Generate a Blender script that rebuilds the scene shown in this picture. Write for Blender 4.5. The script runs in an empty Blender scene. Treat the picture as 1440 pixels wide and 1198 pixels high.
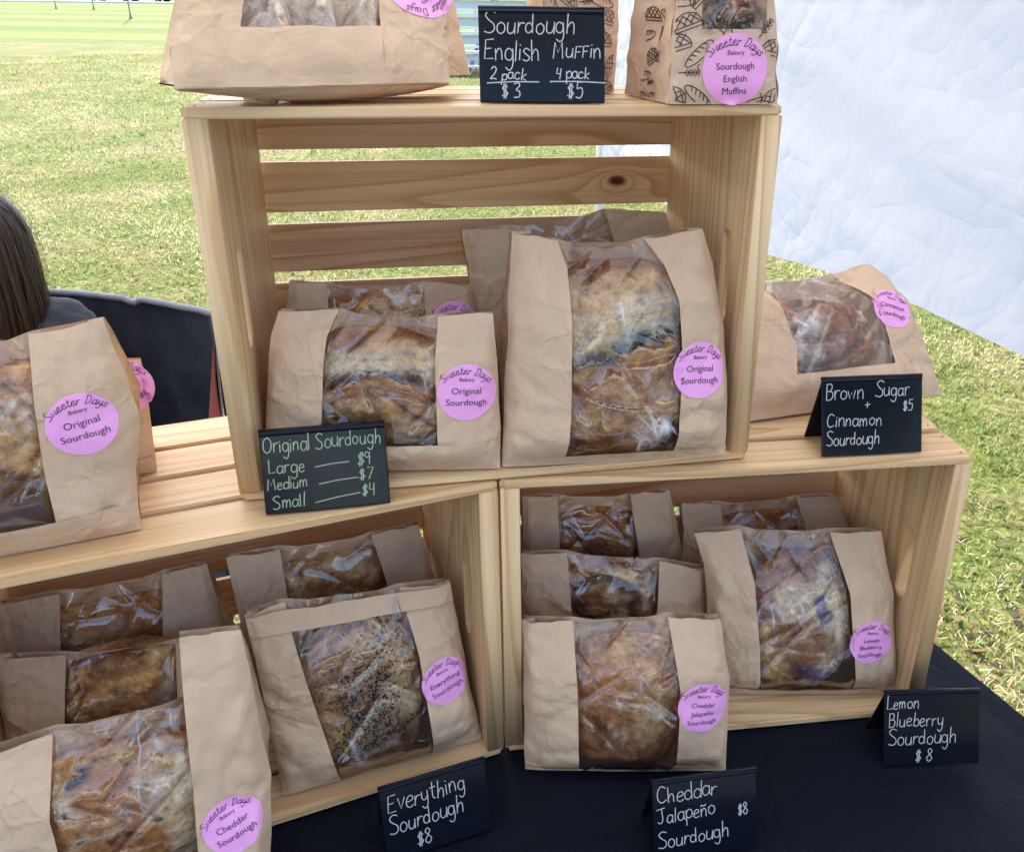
import bpy, bmesh, math, random
import numpy as np
from mathutils import Vector, Matrix
from mathutils.bvhtree import BVHTree

random.seed(7)
RNG = np.random.default_rng(11)
SC = bpy.context.scene
COL = SC.collection
R = math.radians

# ------------------------------------------------------------------ camera
TZ = 0.74                      # table top height
CZ = TZ + 0.6942
FPX, CX, CY = 1204.42, 80.6, -48.4
PITCH, ROLL = 0.4009, 0.0130
_c, _s = math.cos(PITCH), math.sin(PITCH)
FW = np.array([0, _c, -_s]); _r = np.array([1., 0, 0]); _u = np.array([0, _s, _c])
RT = math.cos(ROLL) * _r + math.sin(ROLL) * _u
UP = -math.sin(ROLL) * _r + math.cos(ROLL) * _u
CAM = np.array([0, 0, CZ])
cam_d = bpy.data.cameras.new('camera'); cam = bpy.data.objects.new('camera', cam_d); COL.objects.link(cam)
m = Matrix.Identity(4)
for i in range(3):
    m[i][0] = RT[i]; m[i][1] = UP[i]; m[i][2] = -FW[i]; m[i][3] = CAM[i]
cam.matrix_world = m
cam_d.sensor_width = 36; cam_d.lens = FPX / 1440 * 36
cam_d.shift_x = -CX / 1440; cam_d.shift_y = CY / 1440
cam_d.clip_start = 0.02; cam_d.clip_end = 3000
SC.camera = cam

# ------------------------------------------------------------------ light
TU = np.array([.946, .325, 0]); TV = np.array([-.325, .946, 0])       # tent axes
SUN_EL = 43.0
SUN_AZ_OFF = 4.0
ang = math.atan2(TV[1], TV[0]) + R(SUN_AZ_OFF)                         # sun stands behind the stall, a little to the left
SUND = np.array([math.cos(ang) * math.cos(R(SUN_EL)), math.sin(ang) * math.cos(R(SUN_EL)), math.sin(R(SUN_EL))])
world = bpy.data.worlds.new('World'); SC.world = world; world.use_nodes = True
wn = world.node_tree; wn.nodes.clear()
wo = wn.nodes.new('ShaderNodeOutputWorld'); wb = wn.nodes.new('ShaderNodeBackground'); ws = wn.nodes.new('ShaderNodeTexSky')
ws.sky_type = 'NISHITA'; ws.sun_disc = False; ws.sun_elevation = R(SUN_EL)
ws.sun_rotation = math.pi / 2 - ang
ws.dust_density = 2.0; ws.air_density = 1.0
wb.inputs[1].default_value = 0.15
wn.links.new(ws.outputs[0], wb.inputs[0]); wn.links.new(wb.outputs[0], wo.inputs[0])
sl = bpy.data.lights.new('sun', 'SUN'); sl.energy = 3.5; sl.angle = R(0.55); sl.color = (1, .95, .87)
so = bpy.data.objects.new('sun', sl); COL.objects.link(so)
so.rotation_euler = Vector(-SUND).to_track_quat('-Z', 'Y').to_euler(); so.location = (0, 0, 20)
SC.view_settings.view_transform = 'Standard'; SC.view_settings.look = 'None'
SC.view_settings.exposure = 2.05; SC.view_settings.gamma = 1
SC.cycles.max_bounces = 10; SC.cycles.transparent_max_bounces = 16; SC.cycles.diffuse_bounces = 5
SC.cycles.use_denoising = True

# ------------------------------------------------------------------ projection helpers (used to survey real positions)
def ray(px, py):
    d = FW * FPX + RT * (px - 720 - CX) - UP * (py - 599 - CY)
    return d / np.linalg.norm(d)
def onz(px, py, z):
    d = ray(px, py); return CAM + d * ((z - CAM[2]) / d[2])
def ony(px, py, y):
    d = ray(px, py); return CAM + d * (y / d[1])
def onpl(px, py, P, n):
    d = ray(px, py); return CAM + d * (np.dot(P - CAM, n) / np.dot(d, n))
def norm(v): return v / np.linalg.norm(v)

# ------------------------------------------------------------------ noise
_perm = RNG.permutation(256); _perm = np.concatenate([_perm, _perm, _perm])
_grad = RNG.normal(size=(256, 3)); _grad /= np.linalg.norm(_grad, axis=1)[:, None]
def perlin(p):
    p = np.asarray(p, float); i = np.floor(p).astype(int); f = p - i; i &= 255
    w = f * f * f * (f * (f * 6 - 15) + 10); out = 0
    for dx in (0, 1):
        for dy in (0, 1):
            for dz in (0, 1):
                h = _perm[_perm[_perm[(i[..., 0] + dx) & 255] + ((i[..., 1] + dy) & 255)] + ((i[..., 2] + dz) & 255)]
                g = _grad[h]
                dot = g[..., 0] * (f[..., 0] - dx) + g[..., 1] * (f[..., 1] - dy) + g[..., 2] * (f[..., 2] - dz)
                out = out + dot * (w[..., 0] if dx else 1 - w[..., 0]) * (w[..., 1] if dy else 1 - w[..., 1]) * (w[..., 2] if dz else 1 - w[..., 2])
    return out * 1.5
def fbm(p, o=4):
    p = np.asarray(p, float); a = 1; s = 0
    for k in range(o):
        s = s + a * perlin(p * (2 ** k) + 17.3 * k); a *= .5
    return s
def crumple(a, b, seed, sc, k=3, sharp=1.0):
    """faceted folded-paper relief in [-1, 1] at metres a, b"""
    out = 0
    for j in range(k):
        th = (seed * 1.7 + j * 1.13) % 3.14; c, s = math.cos(th), math.sin(th)
        x = (a * c + b * s) * sc * (1 + .6 * j); y = (-a * s + b * c) * sc * .45 * (1 + .6 * j)
        n = perlin(np.stack([x, y, np.full_like(x, seed * 3.1 + j * 9.7)], -1))
        out = out + (np.abs(n) ** sharp) / (1 + .5 * j)
    return out - .45
def sstep(a, b, x):
    t = np.clip((x - a) / (b - a), 0, 1); return t * t * (3 - 2 * t)
def mixc(a, b, t):
    t = np.clip(t, 0, 1)[..., None]; return np.asarray(a) * (1 - t) + np.asarray(b) * t

# ------------------------------------------------------------------ object helpers
def tag(o, label=None, cat=None, group=None, kind=None):
    if label: o['label'] = label
    if cat: o['category'] = cat
    if group: o['group'] = group
    if kind: o['kind'] = kind
    return o
def empty(name, loc, rz=0.0, label=None, cat=None, group=None):
    o = bpy.data.objects.new(name, None); o.empty_display_size = .05; COL.objects.link(o)
    o.location = Vector([float(v) for v in loc]); o.rotation_euler = (0, 0, rz)
    return tag(o, label, cat, group)
def link(name, me, mat=None, parent=None, smooth=False):
    o = bpy.data.objects.new(name, me); COL.objects.link(o)
    if mat is not None:
        me.materials.clear(); me.materials.append(mat)
    if smooth:
        me.polygons.foreach_set('use_smooth', [True] * len(me.polygons))
    if parent is not None:
        o.parent = parent
        pm = Matrix.LocRotScale(parent.location, parent.rotation_euler, None) if parent.parent is None else Matrix.Identity(4)
        o.matrix_parent_inverse = pm.inverted()
    return o
def mesh(name, V, F, mat=None, parent=None, smooth=False, colors=None):
    """V in world coordinates; the child keeps them"""
    me = bpy.data.meshes.new(name); V = np.asarray(V, float).reshape(-1, 3)
    me.from_pydata(V.tolist(), [], [tuple(int(i) for i in f) for f in F]); me.update()
    if colors is not None:
        ca = me.color_attributes.new('tint', 'FLOAT_COLOR', 'POINT')
        c = np.ones((len(V), 4)); c[:, :3] = np.asarray(colors).reshape(-1, 3)
        ca.data.foreach_set('color', c.ravel())
    return link(name, me, mat, parent, smooth)
def local(parent_part):
    return parent_part
def grid_faces(nu, nv, off=0):
    a = np.arange(nu - 1)[:, None] * nv + np.arange(nv - 1)[None, :]; a = a.ravel() + off
    return np.stack([a, a + nv, a + nv + 1, a + 1], -1).tolist()
def box_bm(bm, sx, sy, sz, M=Matrix.Identity(4), bev=0.0, seg=2):
    """box centred on M"""
    r = bmesh.ops.create_cube(bm, size=1.0, matrix=M @ Matrix.Diagonal((sx, sy, sz, 1)))
    if bev > 0:
        vs = set(r['verts']); es = [e for e in bm.edges if e.verts[0] in vs and e.verts[1] in vs]
        bmesh.ops.bevel(bm, geom=es, offset=bev, segments=seg, affect='EDGES', profile=.5)
def bm_obj(name, bm, mat, parent=None, smooth=False):
    me = bpy.data.meshes.new(name); bm.to_mesh(me); bm.free()
    return link(name, me, mat, parent, smooth)
def tube(path, rad, n=8, close=True):
    """returns V, F of a tube along path"""
    P = [np.asarray(p, float) for p in path]; V = []; F = []
    rads = rad if hasattr(rad, '__len__') else [rad] * len(P)
    prev = None
    for i, p in enumerate(P):
        d = norm(P[min(i + 1, len(P) - 1)] - P[max(i - 1, 0)])
        a = np.cross(d, [0, 0, 1.]) if prev is None else prev - d * np.dot(prev, d)
        if np.linalg.norm(a) < 1e-4: a = np.cross(d, [1., 0, 0])
        a = norm(a); prev = a; b = np.cross(d, a)
        for k in range(n):
            t = 2 * math.pi * k / n; V.append(p + (a * math.cos(t) + b * math.sin(t)) * rads[i])
    for i in range(len(P) - 1):
        for k in range(n):
            F.append((i * n + k, i * n + (k + 1) % n, (i + 1) * n + (k + 1) % n, (i + 1) * n + k))
    if close:
        F.append(tuple(range(n))[::-1]); F.append(tuple((len(P) - 1) * n + k for k in range(n)))
    return V, F
def join(parts):
    V = []; F = []
    for v, f in parts:
        o = len(V); V.extend([tuple(x) for x in v]); F.extend([tuple(i + o for i in q) for q in f])
    return V, F

# ------------------------------------------------------------------ materials
def newmat(name):
    m = bpy.data.materials.new(name); m.use_nodes = True; nt = m.node_tree; nt.nodes.clear()
    out = nt.nodes.new('ShaderNodeOutputMaterial'); return m, nt, out
def N(nt, t, **kw):
    n = nt.nodes.new(t)
    for k, v in kw.items():
        if k.startswith('i_'): n.inputs[int(k[2:])].default_value = v
        else: setattr(n, k, v)
    return n
def L(nt, a, b): nt.links.new(a, b)
def math_n(nt, op, a, b=None, clamp=False):
    n = N(nt, 'ShaderNodeMath', operation=op); n.use_clamp = clamp
    for i, v in enumerate((a, b)):
        if v is None: continue
        if isinstance(v, (int, float)): n.inputs[i].default_value = v
        else: L(nt, v, n.inputs[i])
    return n.outputs[0]
def ramp(nt, fac, stops):
    r = N(nt, 'ShaderNodeValToRGB'); e = r.color_ramp.elements
    while len(e) > 1: e.remove(e[-1])
    e[0].position = stops[0][0]; e[0].color = (*stops[0][1], 1)
    for p, c in stops[1:]:
        q = e.new(p); q.color = (*c, 1)
    L(nt, fac, r.inputs[0]); return r.outputs[0]
def mixrgb(nt, fac, a, b, mode='MIX'):
    n = N(nt, 'ShaderNodeMix', data_type='RGBA', blend_type=mode)
    for s, v in ((n.inputs[0], fac), (n.inputs[6], a), (n.inputs[7], b)):
        if isinstance(v, (int, float)): s.default_value = v
        elif isinstance(v, tuple): s.default_value = (*v, 1)
        else: L(nt, v, s)
    return n.outputs[2]
def simple(name, col, rough=.5, metal=0, spec=.5, bump=None, var=0):
    m, nt, out = newmat(name); b = N(nt, 'ShaderNodeBsdfPrincipled')
    b.inputs['Roughness'].default_value = rough; b.inputs['Metallic'].default_value = metal
    b.inputs['Specular IOR Level'].default_value = spec; b.inputs['Base Color'].default_value = (*col, 1)
    tc = N(nt, 'ShaderNodeTexCoord')
    if var or bump:
        nz = N(nt, 'ShaderNodeTexNoise'); nz.inputs['Scale'].default_value = bump[0] if bump else 30; nz.inputs['Detail'].default_value = 5
        L(nt, tc.outputs['Object'], nz.inputs['Vector'])
        if var:
            L(nt, mixrgb(nt, nz.outputs[0], tuple(c * (1 - var) for c in col), tuple(min(1, c * (1 + var)) for c in col)), b.inputs['Base Color'])
        if bump:
            bp = N(nt, 'ShaderNodeBump'); bp.inputs['Distance'].default_value = bump[1]; bp.inputs['Strength'].default_value = 1
            L(nt, nz.outputs[0], bp.inputs['Height']); L(nt, bp.outputs[0], b.inputs['Normal'])
    L(nt, b.outputs[0], out.inputs[0]); return m

def wood(name, axis=0, pale=(.84, .62, .38), line=(.60, .375, .18), k=15., knot=None, seed=0.0, sc=2.4):
    m, nt, out = newmat(name); b = N(nt, 'ShaderNodeBsdfPrincipled'); tc = N(nt, 'ShaderNodeTexCoord'); oi = N(nt, 'ShaderNodeObjectInfo')
    off = N(nt, 'ShaderNodeVectorMath', operation='SCALE'); off.inputs[0].default_value = (7, 13, 5); L(nt, oi.outputs['Random'], off.inputs['Scale'])
    add = N(nt, 'ShaderNodeVectorMath', operation='ADD'); L(nt, tc.outputs['Object'], add.inputs[0]); L(nt, off.outputs[0], add.inputs[1])
    mp = N(nt, 'ShaderNodeMapping'); s = [9., 9., 9.]; s[axis] = .75; mp.inputs['Scale'].default_value = s; mp.inputs['Location'].default_value = (seed, seed * 2, 0)
    L(nt, add.outputs[0], mp.inputs[0])
    n1 = N(nt, 'ShaderNodeTexNoise'); n1.inputs['Scale'].default_value = sc / 2.4; n1.inputs['Detail'].default_value = 1.5; n1.inputs['Distortion'].default_value = .25
    L(nt, mp.outputs[0], n1.inputs['Vector'])
    val = math_n(nt, 'MULTIPLY', n1.outputs[0], k)
    # fine straight growth lines across the board
    if knot:
        sub = N(nt, 'ShaderNodeVectorMath', operation='SUBTRACT'); L(nt, tc.outputs['Object'], sub.inputs[0]); sub.inputs[1].default_value = knot
        sc_ = N(nt, 'ShaderNodeVectorMath', operation='MULTIPLY'); v = [1., 1., 1.]; v[axis] = .55; sc_.inputs[1].default_value = v; L(nt, sub.outputs[0], sc_.inputs[0])
        ln = N(nt, 'ShaderNodeVectorMath', operation='LENGTH'); L(nt, sc_.outputs[0], ln.inputs[0])
        e = math_n(nt, 'EXPONENT', math_n(nt, 'MULTIPLY', ln.outputs['Value'], -120.)); val = math_n(nt, 'ADD', val, math_n(nt, 'MULTIPLY', e, 5.))
    fr = math_n(nt, 'FRACT', val)
    col = ramp(nt, fr, [(0, pale), (.35, tuple(p * .97 for p in pale)), (.72, tuple(.55 * p + .45 * l for p, l in zip(pale, line))), (.88, line), (.94, line), (1, pale)])
    mp2 = N(nt, 'ShaderNodeMapping'); s2 = [420., 420., 420.]; s2[axis] = 9; mp2.inputs['Scale'].default_value = s2; L(nt, add.outputs[0], mp2.inputs[0])
    n2 = N(nt, 'ShaderNodeTexNoise'); n2.inputs['Scale'].default_value = 1; n2.inputs['Detail'].default_value = 3; L(nt, mp2.outputs[0], n2.inputs['Vector'])
    col = mixrgb(nt, math_n(nt, 'MULTIPLY', n2.outputs[0], .35), col, tuple(l * 1.05 for l in line))
    mp4 = N(nt, 'ShaderNodeMapping'); s4 = [130., 130., 130.]; s4[axis] = 1.6; mp4.inputs['Scale'].default_value = s4; L(nt, add.outputs[0], mp4.inputs[0])
    n4 = N(nt, 'ShaderNodeTexNoise'); n4.inputs['Scale'].default_value = 1; n4.inputs['Detail'].default_value = 2; n4.inputs['Distortion'].default_value = .3; L(nt, mp4.outputs[0], n4.inputs['Vector'])
    col = mixrgb(nt, ramp(nt, n4.outputs[0], [(.50, (0, 0, 0)), (.62, (.55, .55, .55)), (.66, (0, 0, 0))]), col, tuple(l * .92 for l in line))
    n3 = N(nt, 'ShaderNodeTexNoise'); n3.inputs['Scale'].default_value = 1.3; n3.inputs['Detail'].default_value = 2; L(nt, mp.outputs[0], n3.inputs['Vector'])
    col = mixrgb(nt, n3.outputs[0], mixrgb(nt, .5, col, (.86, .80, .74), 'MULTIPLY'), col)
    tint = mixrgb(nt, oi.outputs['Random'], (1, 1, 1), (.95, .90, .84)); col = mixrgb(nt, 1.0, col, tint, 'MULTIPLY')
    if knot:
        kf = math_n(nt, 'LESS_THAN', ln.outputs['Value'], .0055)
        kr = ramp(nt, math_n(nt, 'MULTIPLY', ln.outputs['Value'], 150.), [(0, (.05, .018, .01)), (.35, (.12, .04, .02)), (.62, (.25, .10, .05)), (1., (1, 1, 1))])
        col = mixrgb(nt, 1.0, col, kr, 'MULTIPLY')
    L(nt, col, b.inputs['Base Color']); b.inputs['Roughness'].default_value = .52; b.inputs['Specular IOR Level'].default_value = .35
    bp = N(nt, 'ShaderNodeBump'); bp.inputs['Distance'].default_value = .0006; bp.inputs['Strength'].default_value = .6
    L(nt, math_n(nt, 'ADD', n2.outputs[0], math_n(nt, 'MULTIPLY', fr, -.5)), bp.inputs['Height']); L(nt, bp.outputs[0], b.inputs['Normal'])
    L(nt, b.outputs[0], out.inputs[0]); return m

M = {}
M['wood_x'] = wood('pine_lengthwise', 0)
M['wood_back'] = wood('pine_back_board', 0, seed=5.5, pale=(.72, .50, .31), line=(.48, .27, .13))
M['wood_z'] = wood('pine_end_board', 2, seed=3.3, k=17)
M['wood_knot_top'] = wood('pine_knot_a', 0, knot=(.155, .0, .004), seed=1.2)
M['wood_knot_low'] = wood('pine_knot_b', 0, knot=(.140, .0, .004), seed=2.2, pale=(.68, .43, .25))

def paper_mat(name, col):
    m, nt, out = newmat(name); b = N(nt, 'ShaderNodeBsdfPrincipled'); tc = N(nt, 'ShaderNodeTexCoord')
    n = N(nt, 'ShaderNodeTexNoise'); n.inputs['Scale'].default_value = 60; n.inputs['Detail'].default_value = 8; L(nt, tc.outputs['Object'], n.inputs['Vector'])
    n2 = N(nt, 'ShaderNodeTexNoise'); n2.inputs['Scale'].default_value = 9; n2.inputs['Detail'].default_value = 4; L(nt, tc.outputs['Object'], n2.inputs['Vector'])
    c = mixrgb(nt, n.outputs[0], tuple(x * .88 for x in col), tuple(min(1, x * 1.10) for x in col))
    c = mixrgb(nt, n2.outputs[0], mixrgb(nt, 1.0, c, (.93, .90, .90), 'MULTIPLY'), c)
    L(nt, c, b.inputs['Base Color']); b.inputs['Roughness'].default_value = .62; b.inputs['Specular IOR Level'].default_value = .3
    mp = N(nt, 'ShaderNodeMapping'); mp.inputs['Scale'].default_value = (300, 300, 40); L(nt, tc.outputs['Object'], mp.inputs[0])
    n3 = N(nt, 'ShaderNodeTexNoise'); n3.inputs['Scale'].default_value = 2; n3.inputs['Detail'].default_value = 3; L(nt, mp.outputs[0], n3.inputs['Vector'])
    nw = N(nt, 'ShaderNodeTexNoise'); nw.inputs['Scale'].default_value = 20; nw.inputs['Detail'].default_value = 3; L(nt, tc.outputs['Object'], nw.inputs['Vector'])
    wv = N(nt, 'ShaderNodeVectorMath', operation='MULTIPLY_ADD'); L(nt, nw.outputs[1], wv.inputs[0]); wv.inputs[1].default_value = (.035,) * 3; L(nt, tc.outputs['Object'], wv.inputs[2])
    hs = []
    for sc_, wd, am in ((17, .10, 1.0), (38, .12, .5)):
        vo = N(nt, 'ShaderNodeTexVoronoi', feature='DISTANCE_TO_EDGE'); vo.inputs['Scale'].default_value = sc_; L(nt, wv.outputs[0], vo.inputs['Vector'])
        cr = ramp(nt, vo.outputs[0], [(0, (1, 1, 1)), (wd, (.25, .25, .25)), (wd * 3, (0, 0, 0))]); hs.append(math_n(nt, 'MULTIPLY', cr, am))
    mk = ramp(nt, n2.outputs[0], [(.42, (0, 0, 0)), (.62, (1, 1, 1))])
    nd = N(nt, 'ShaderNodeTexNoise'); nd.inputs['Scale'].default_value = 16; nd.inputs['Detail'].default_value = 3; nd.inputs['Distortion'].default_value = 1.2; L(nt, tc.outputs['Object'], nd.inputs['Vector'])
    h = math_n(nt, 'ADD', math_n(nt, 'MULTIPLY', math_n(nt, 'ADD', hs[0], hs[1]), math_n(nt, 'MULTIPLY', mk, .34)), math_n(nt, 'ADD', math_n(nt, 'MULTIPLY', n3.outputs[0], .06), math_n(nt, 'MULTIPLY', nd.outputs[0], 1.3)))
    bp = N(nt, 'ShaderNodeBump'); bp.inputs['Distance'].default_value = .0062; bp.inputs['Strength'].default_value = .9; L(nt, h, bp.inputs['Height']); L(nt, bp.outputs[0], b.inputs['Normal'])
    tr = N(nt, 'ShaderNodeBsdfTranslucent'); L(nt, c, tr.inputs[0]); mx = N(nt, 'ShaderNodeMixShader'); mx.inputs[0].default_value = .10
    L(nt, b.outputs[0], mx.inputs[1]); L(nt, tr.outputs[0], mx.inputs[2]); L(nt, mx.outputs[0], out.inputs[0]); return m
M['paper'] = paper_mat('kraft_paper', (.69, .485, .325))
M['paper_in'] = paper_mat('kraft_paper_inside', (.33, .21, .14))
M['paper_print'] = paper_mat('printed_kraft_paper', (.70, .50, .36))

def film_mat():
    m, nt, out = newmat('clear_film'); tc = N(nt, 'ShaderNodeTexCoord')
    n = N(nt, 'ShaderNodeTexNoise'); n.inputs['Scale'].default_value = 22; n.inputs['Detail'].default_value = 1.5; n.inputs['Distortion'].default_value = .8; mp = N(nt, 'ShaderNodeMapping'); mp.inputs['Rotation'].default_value = (0, .5, 0); mp.inputs['Scale'].default_value = (1.6, 1, .45); L(nt, tc.outputs['Object'], mp.inputs[0]); L(nt, mp.outputs[0], n.inputs['Vector'])
    bp = N(nt, 'ShaderNodeBump'); bp.inputs['Distance'].default_value = .0011; bp.inputs['Strength'].default_value = .8; L(nt, n.outputs[0], bp.inputs['Height'])
    g = N(nt, 'ShaderNodeBsdfGlossy'); g.inputs['Roughness'].default_value = .055; g.inputs['Color'].default_value = (1, 1, 1, 1); L(nt, bp.outputs[0], g.inputs['Normal'])
    t = N(nt, 'ShaderNodeBsdfTransparent'); t.inputs[0].default_value = (.97, .965, .97, 1)
    f = N(nt, 'ShaderNodeFresnel'); f.inputs[0].default_value = 1.5; L(nt, bp.outputs[0], f.inputs['Normal'])
    fac = math_n(nt, 'MULTIPLY', f.outputs[0], 1.7, True)
    d = N(nt, 'ShaderNodeBsdfDiffuse'); d.inputs[0].default_value = (.95, .95, 1., 1)
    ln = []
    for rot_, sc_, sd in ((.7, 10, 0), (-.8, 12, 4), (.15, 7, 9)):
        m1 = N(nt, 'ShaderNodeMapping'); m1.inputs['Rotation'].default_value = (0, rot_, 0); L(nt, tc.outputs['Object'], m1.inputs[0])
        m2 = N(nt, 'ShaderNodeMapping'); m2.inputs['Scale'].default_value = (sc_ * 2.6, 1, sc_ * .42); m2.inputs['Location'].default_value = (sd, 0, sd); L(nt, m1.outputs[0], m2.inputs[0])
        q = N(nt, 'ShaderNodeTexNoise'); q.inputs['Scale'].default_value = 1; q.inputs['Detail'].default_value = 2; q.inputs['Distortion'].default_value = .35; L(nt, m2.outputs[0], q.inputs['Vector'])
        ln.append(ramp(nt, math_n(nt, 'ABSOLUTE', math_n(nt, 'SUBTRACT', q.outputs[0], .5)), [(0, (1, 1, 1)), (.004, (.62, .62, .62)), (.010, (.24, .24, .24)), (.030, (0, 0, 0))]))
    lines = math_n(nt, 'MAXIMUM', math_n(nt, 'MAXIMUM', ln[0], ln[1]), ln[2])  # highlights along the film's creases, painted as white diffuse streaks
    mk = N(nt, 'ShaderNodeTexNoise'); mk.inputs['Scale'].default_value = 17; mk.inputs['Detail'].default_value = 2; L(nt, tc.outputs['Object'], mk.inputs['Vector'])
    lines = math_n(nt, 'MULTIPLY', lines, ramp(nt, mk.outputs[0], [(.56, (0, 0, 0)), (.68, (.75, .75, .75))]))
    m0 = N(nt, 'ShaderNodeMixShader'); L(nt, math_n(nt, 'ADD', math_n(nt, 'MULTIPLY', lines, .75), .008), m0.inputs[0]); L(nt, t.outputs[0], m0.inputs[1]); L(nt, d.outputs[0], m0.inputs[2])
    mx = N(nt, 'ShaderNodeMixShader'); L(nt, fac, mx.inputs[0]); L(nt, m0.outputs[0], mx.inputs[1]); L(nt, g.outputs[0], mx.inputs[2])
    L(nt, mx.outputs[0], out.inputs[0]); return m
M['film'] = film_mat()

def tint_mat(name, rough=.5, bscale=250, bdist=.001, spec=.4, noise=.25, trans=0):
    m, nt, out = newmat(name); b = N(nt, 'ShaderNodeBsdfPrincipled'); tc = N(nt, 'ShaderNodeTexCoord')
    at = N(nt, 'ShaderNodeAttribute'); at.attribute_name = 'tint'
    n = N(nt, 'ShaderNodeTexNoise'); n.inputs['Scale'].default_value = bscale; n.inputs['Detail'].default_value = 6; L(nt, tc.outputs['Object'], n.inputs['Vector'])
    c = mixrgb(nt, n.outputs[0], mixrgb(nt, 1.0, at.outputs[0], (1 - 2 * noise,) * 3, 'MULTIPLY'), mixrgb(nt, 1.0, at.outputs[0], (1 + noise * 1.6,) * 3, 'MULTIPLY'))
    L(nt, c, b.inputs['Base Color']); b.inputs['Roughness'].default_value = rough; b.inputs['Specular IOR Level'].default_value = spec
    if bdist:
        bp = N(nt, 'ShaderNodeBump'); bp.inputs['Distance'].default_value = bdist; L(nt, n.outputs[0], bp.inputs['Height']); L(nt, bp.outputs[0], b.inputs['Normal'])
    if trans:
        tr = N(nt, 'ShaderNodeBsdfTranslucent'); L(nt, c, tr.inputs[0]); mx = N(nt, 'ShaderNodeMixShader'); mx.inputs[0].default_value = trans
        L(nt, b.outputs[0], mx.inputs[1]); L(nt, tr.outputs[0], mx.inputs[2]); L(nt, mx.outputs[0], out.inputs[0])
    else: L(nt, b.outputs[0], out.inputs[0])
    return m
def crust_mat():
    m, nt, out = newmat('bread_crust'); b = N(nt, 'ShaderNodeBsdfPrincipled'); tc = N(nt, 'ShaderNodeTexCoord'); at = N(nt, 'ShaderNodeAttribute'); at.attribute_name = 'tint'; P = tc.outputs['Object']
    a = N(nt, 'ShaderNodeTexNoise'); a.inputs['Scale'].default_value = 330; a.inputs['Detail'].default_value = 5; L(nt, P, a.inputs['Vector'])
    c2 = N(nt, 'ShaderNodeTexNoise'); c2.inputs['Scale'].default_value = 95; c2.inputs['Detail'].default_value = 6; c2.inputs['Roughness'].default_value = .65; L(nt, P, c2.inputs['Vector'])
    v = N(nt, 'ShaderNodeTexVoronoi'); v.inputs['Scale'].default_value = 300; L(nt, P, v.inputs['Vector'])
    col = mixrgb(nt, 1.0, at.outputs[0], ramp(nt, c2.outputs[0], [(.33, (.50, .40, .32)), (.46, (.90, .86, .82)), (.56, (1.1, 1.08, 1.05)), (.70, (1.4, 1.38, 1.32))]), 'MULTIPLY')
    col = mixrgb(nt, math_n(nt, 'MULTIPLY', ramp(nt, a.outputs[0], [(.56, (0, 0, 0)), (.70, (1, 1, 1))]), .34), col, (.84, .66, .42))
    col = mixrgb(nt, math_n(nt, 'MULTIPLY', ramp(nt, v.outputs[0], [(.12, (1, 1, 1)), (.26, (0, 0, 0))]), .35), col, (.10, .035, .012))
    L(nt, col, b.inputs['Base Color']); b.inputs['Roughness'].default_value = .48; b.inputs['Specular IOR Level'].default_value = .45
    bp = N(nt, 'ShaderNodeBump'); bp.inputs['Distance'].default_value = .0028; L(nt, math_n(nt, 'ADD', math_n(nt, 'MULTIPLY', a.outputs[0], .5), c2.outputs[0]), bp.inputs['Height']); L(nt, bp.outputs[0], b.inputs['Normal'])
    L(nt, b.outputs[0], out.inputs[0]); return m
M['crust'] = crust_mat()
M['grass'] = tint_mat('grass_blades', .5, 20, 0, .2, .12, trans=.38)
M['sticker'] = simple('pink_sticker_paper', (.87, .36, .70), .42, spec=.4)
M['ink'] = simple('dark_ink', (.035, .012, .035), .5)
M['print_ink'] = simple('brown_black_print', (.045, .025, .02), .6)
M['chalk'] = simple('chalk_marker', (.52, .52, .52), .8, var=.18, bump=(900, .0002))
M['chalk_green'] = simple('pale_green_chalk_marker', (.34, .43, .28), .8, var=.15)
M['sign'] = simple('black_acrylic', (.004, .0055, .011), .14, spec=.22, bump=(14, .0003))
M['seed_dark'] = simple('poppy_seed', (.02, .018, .02), .5)
M['seed_pale'] = simple('sesame_seed', (.62, .48, .30), .5)

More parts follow.
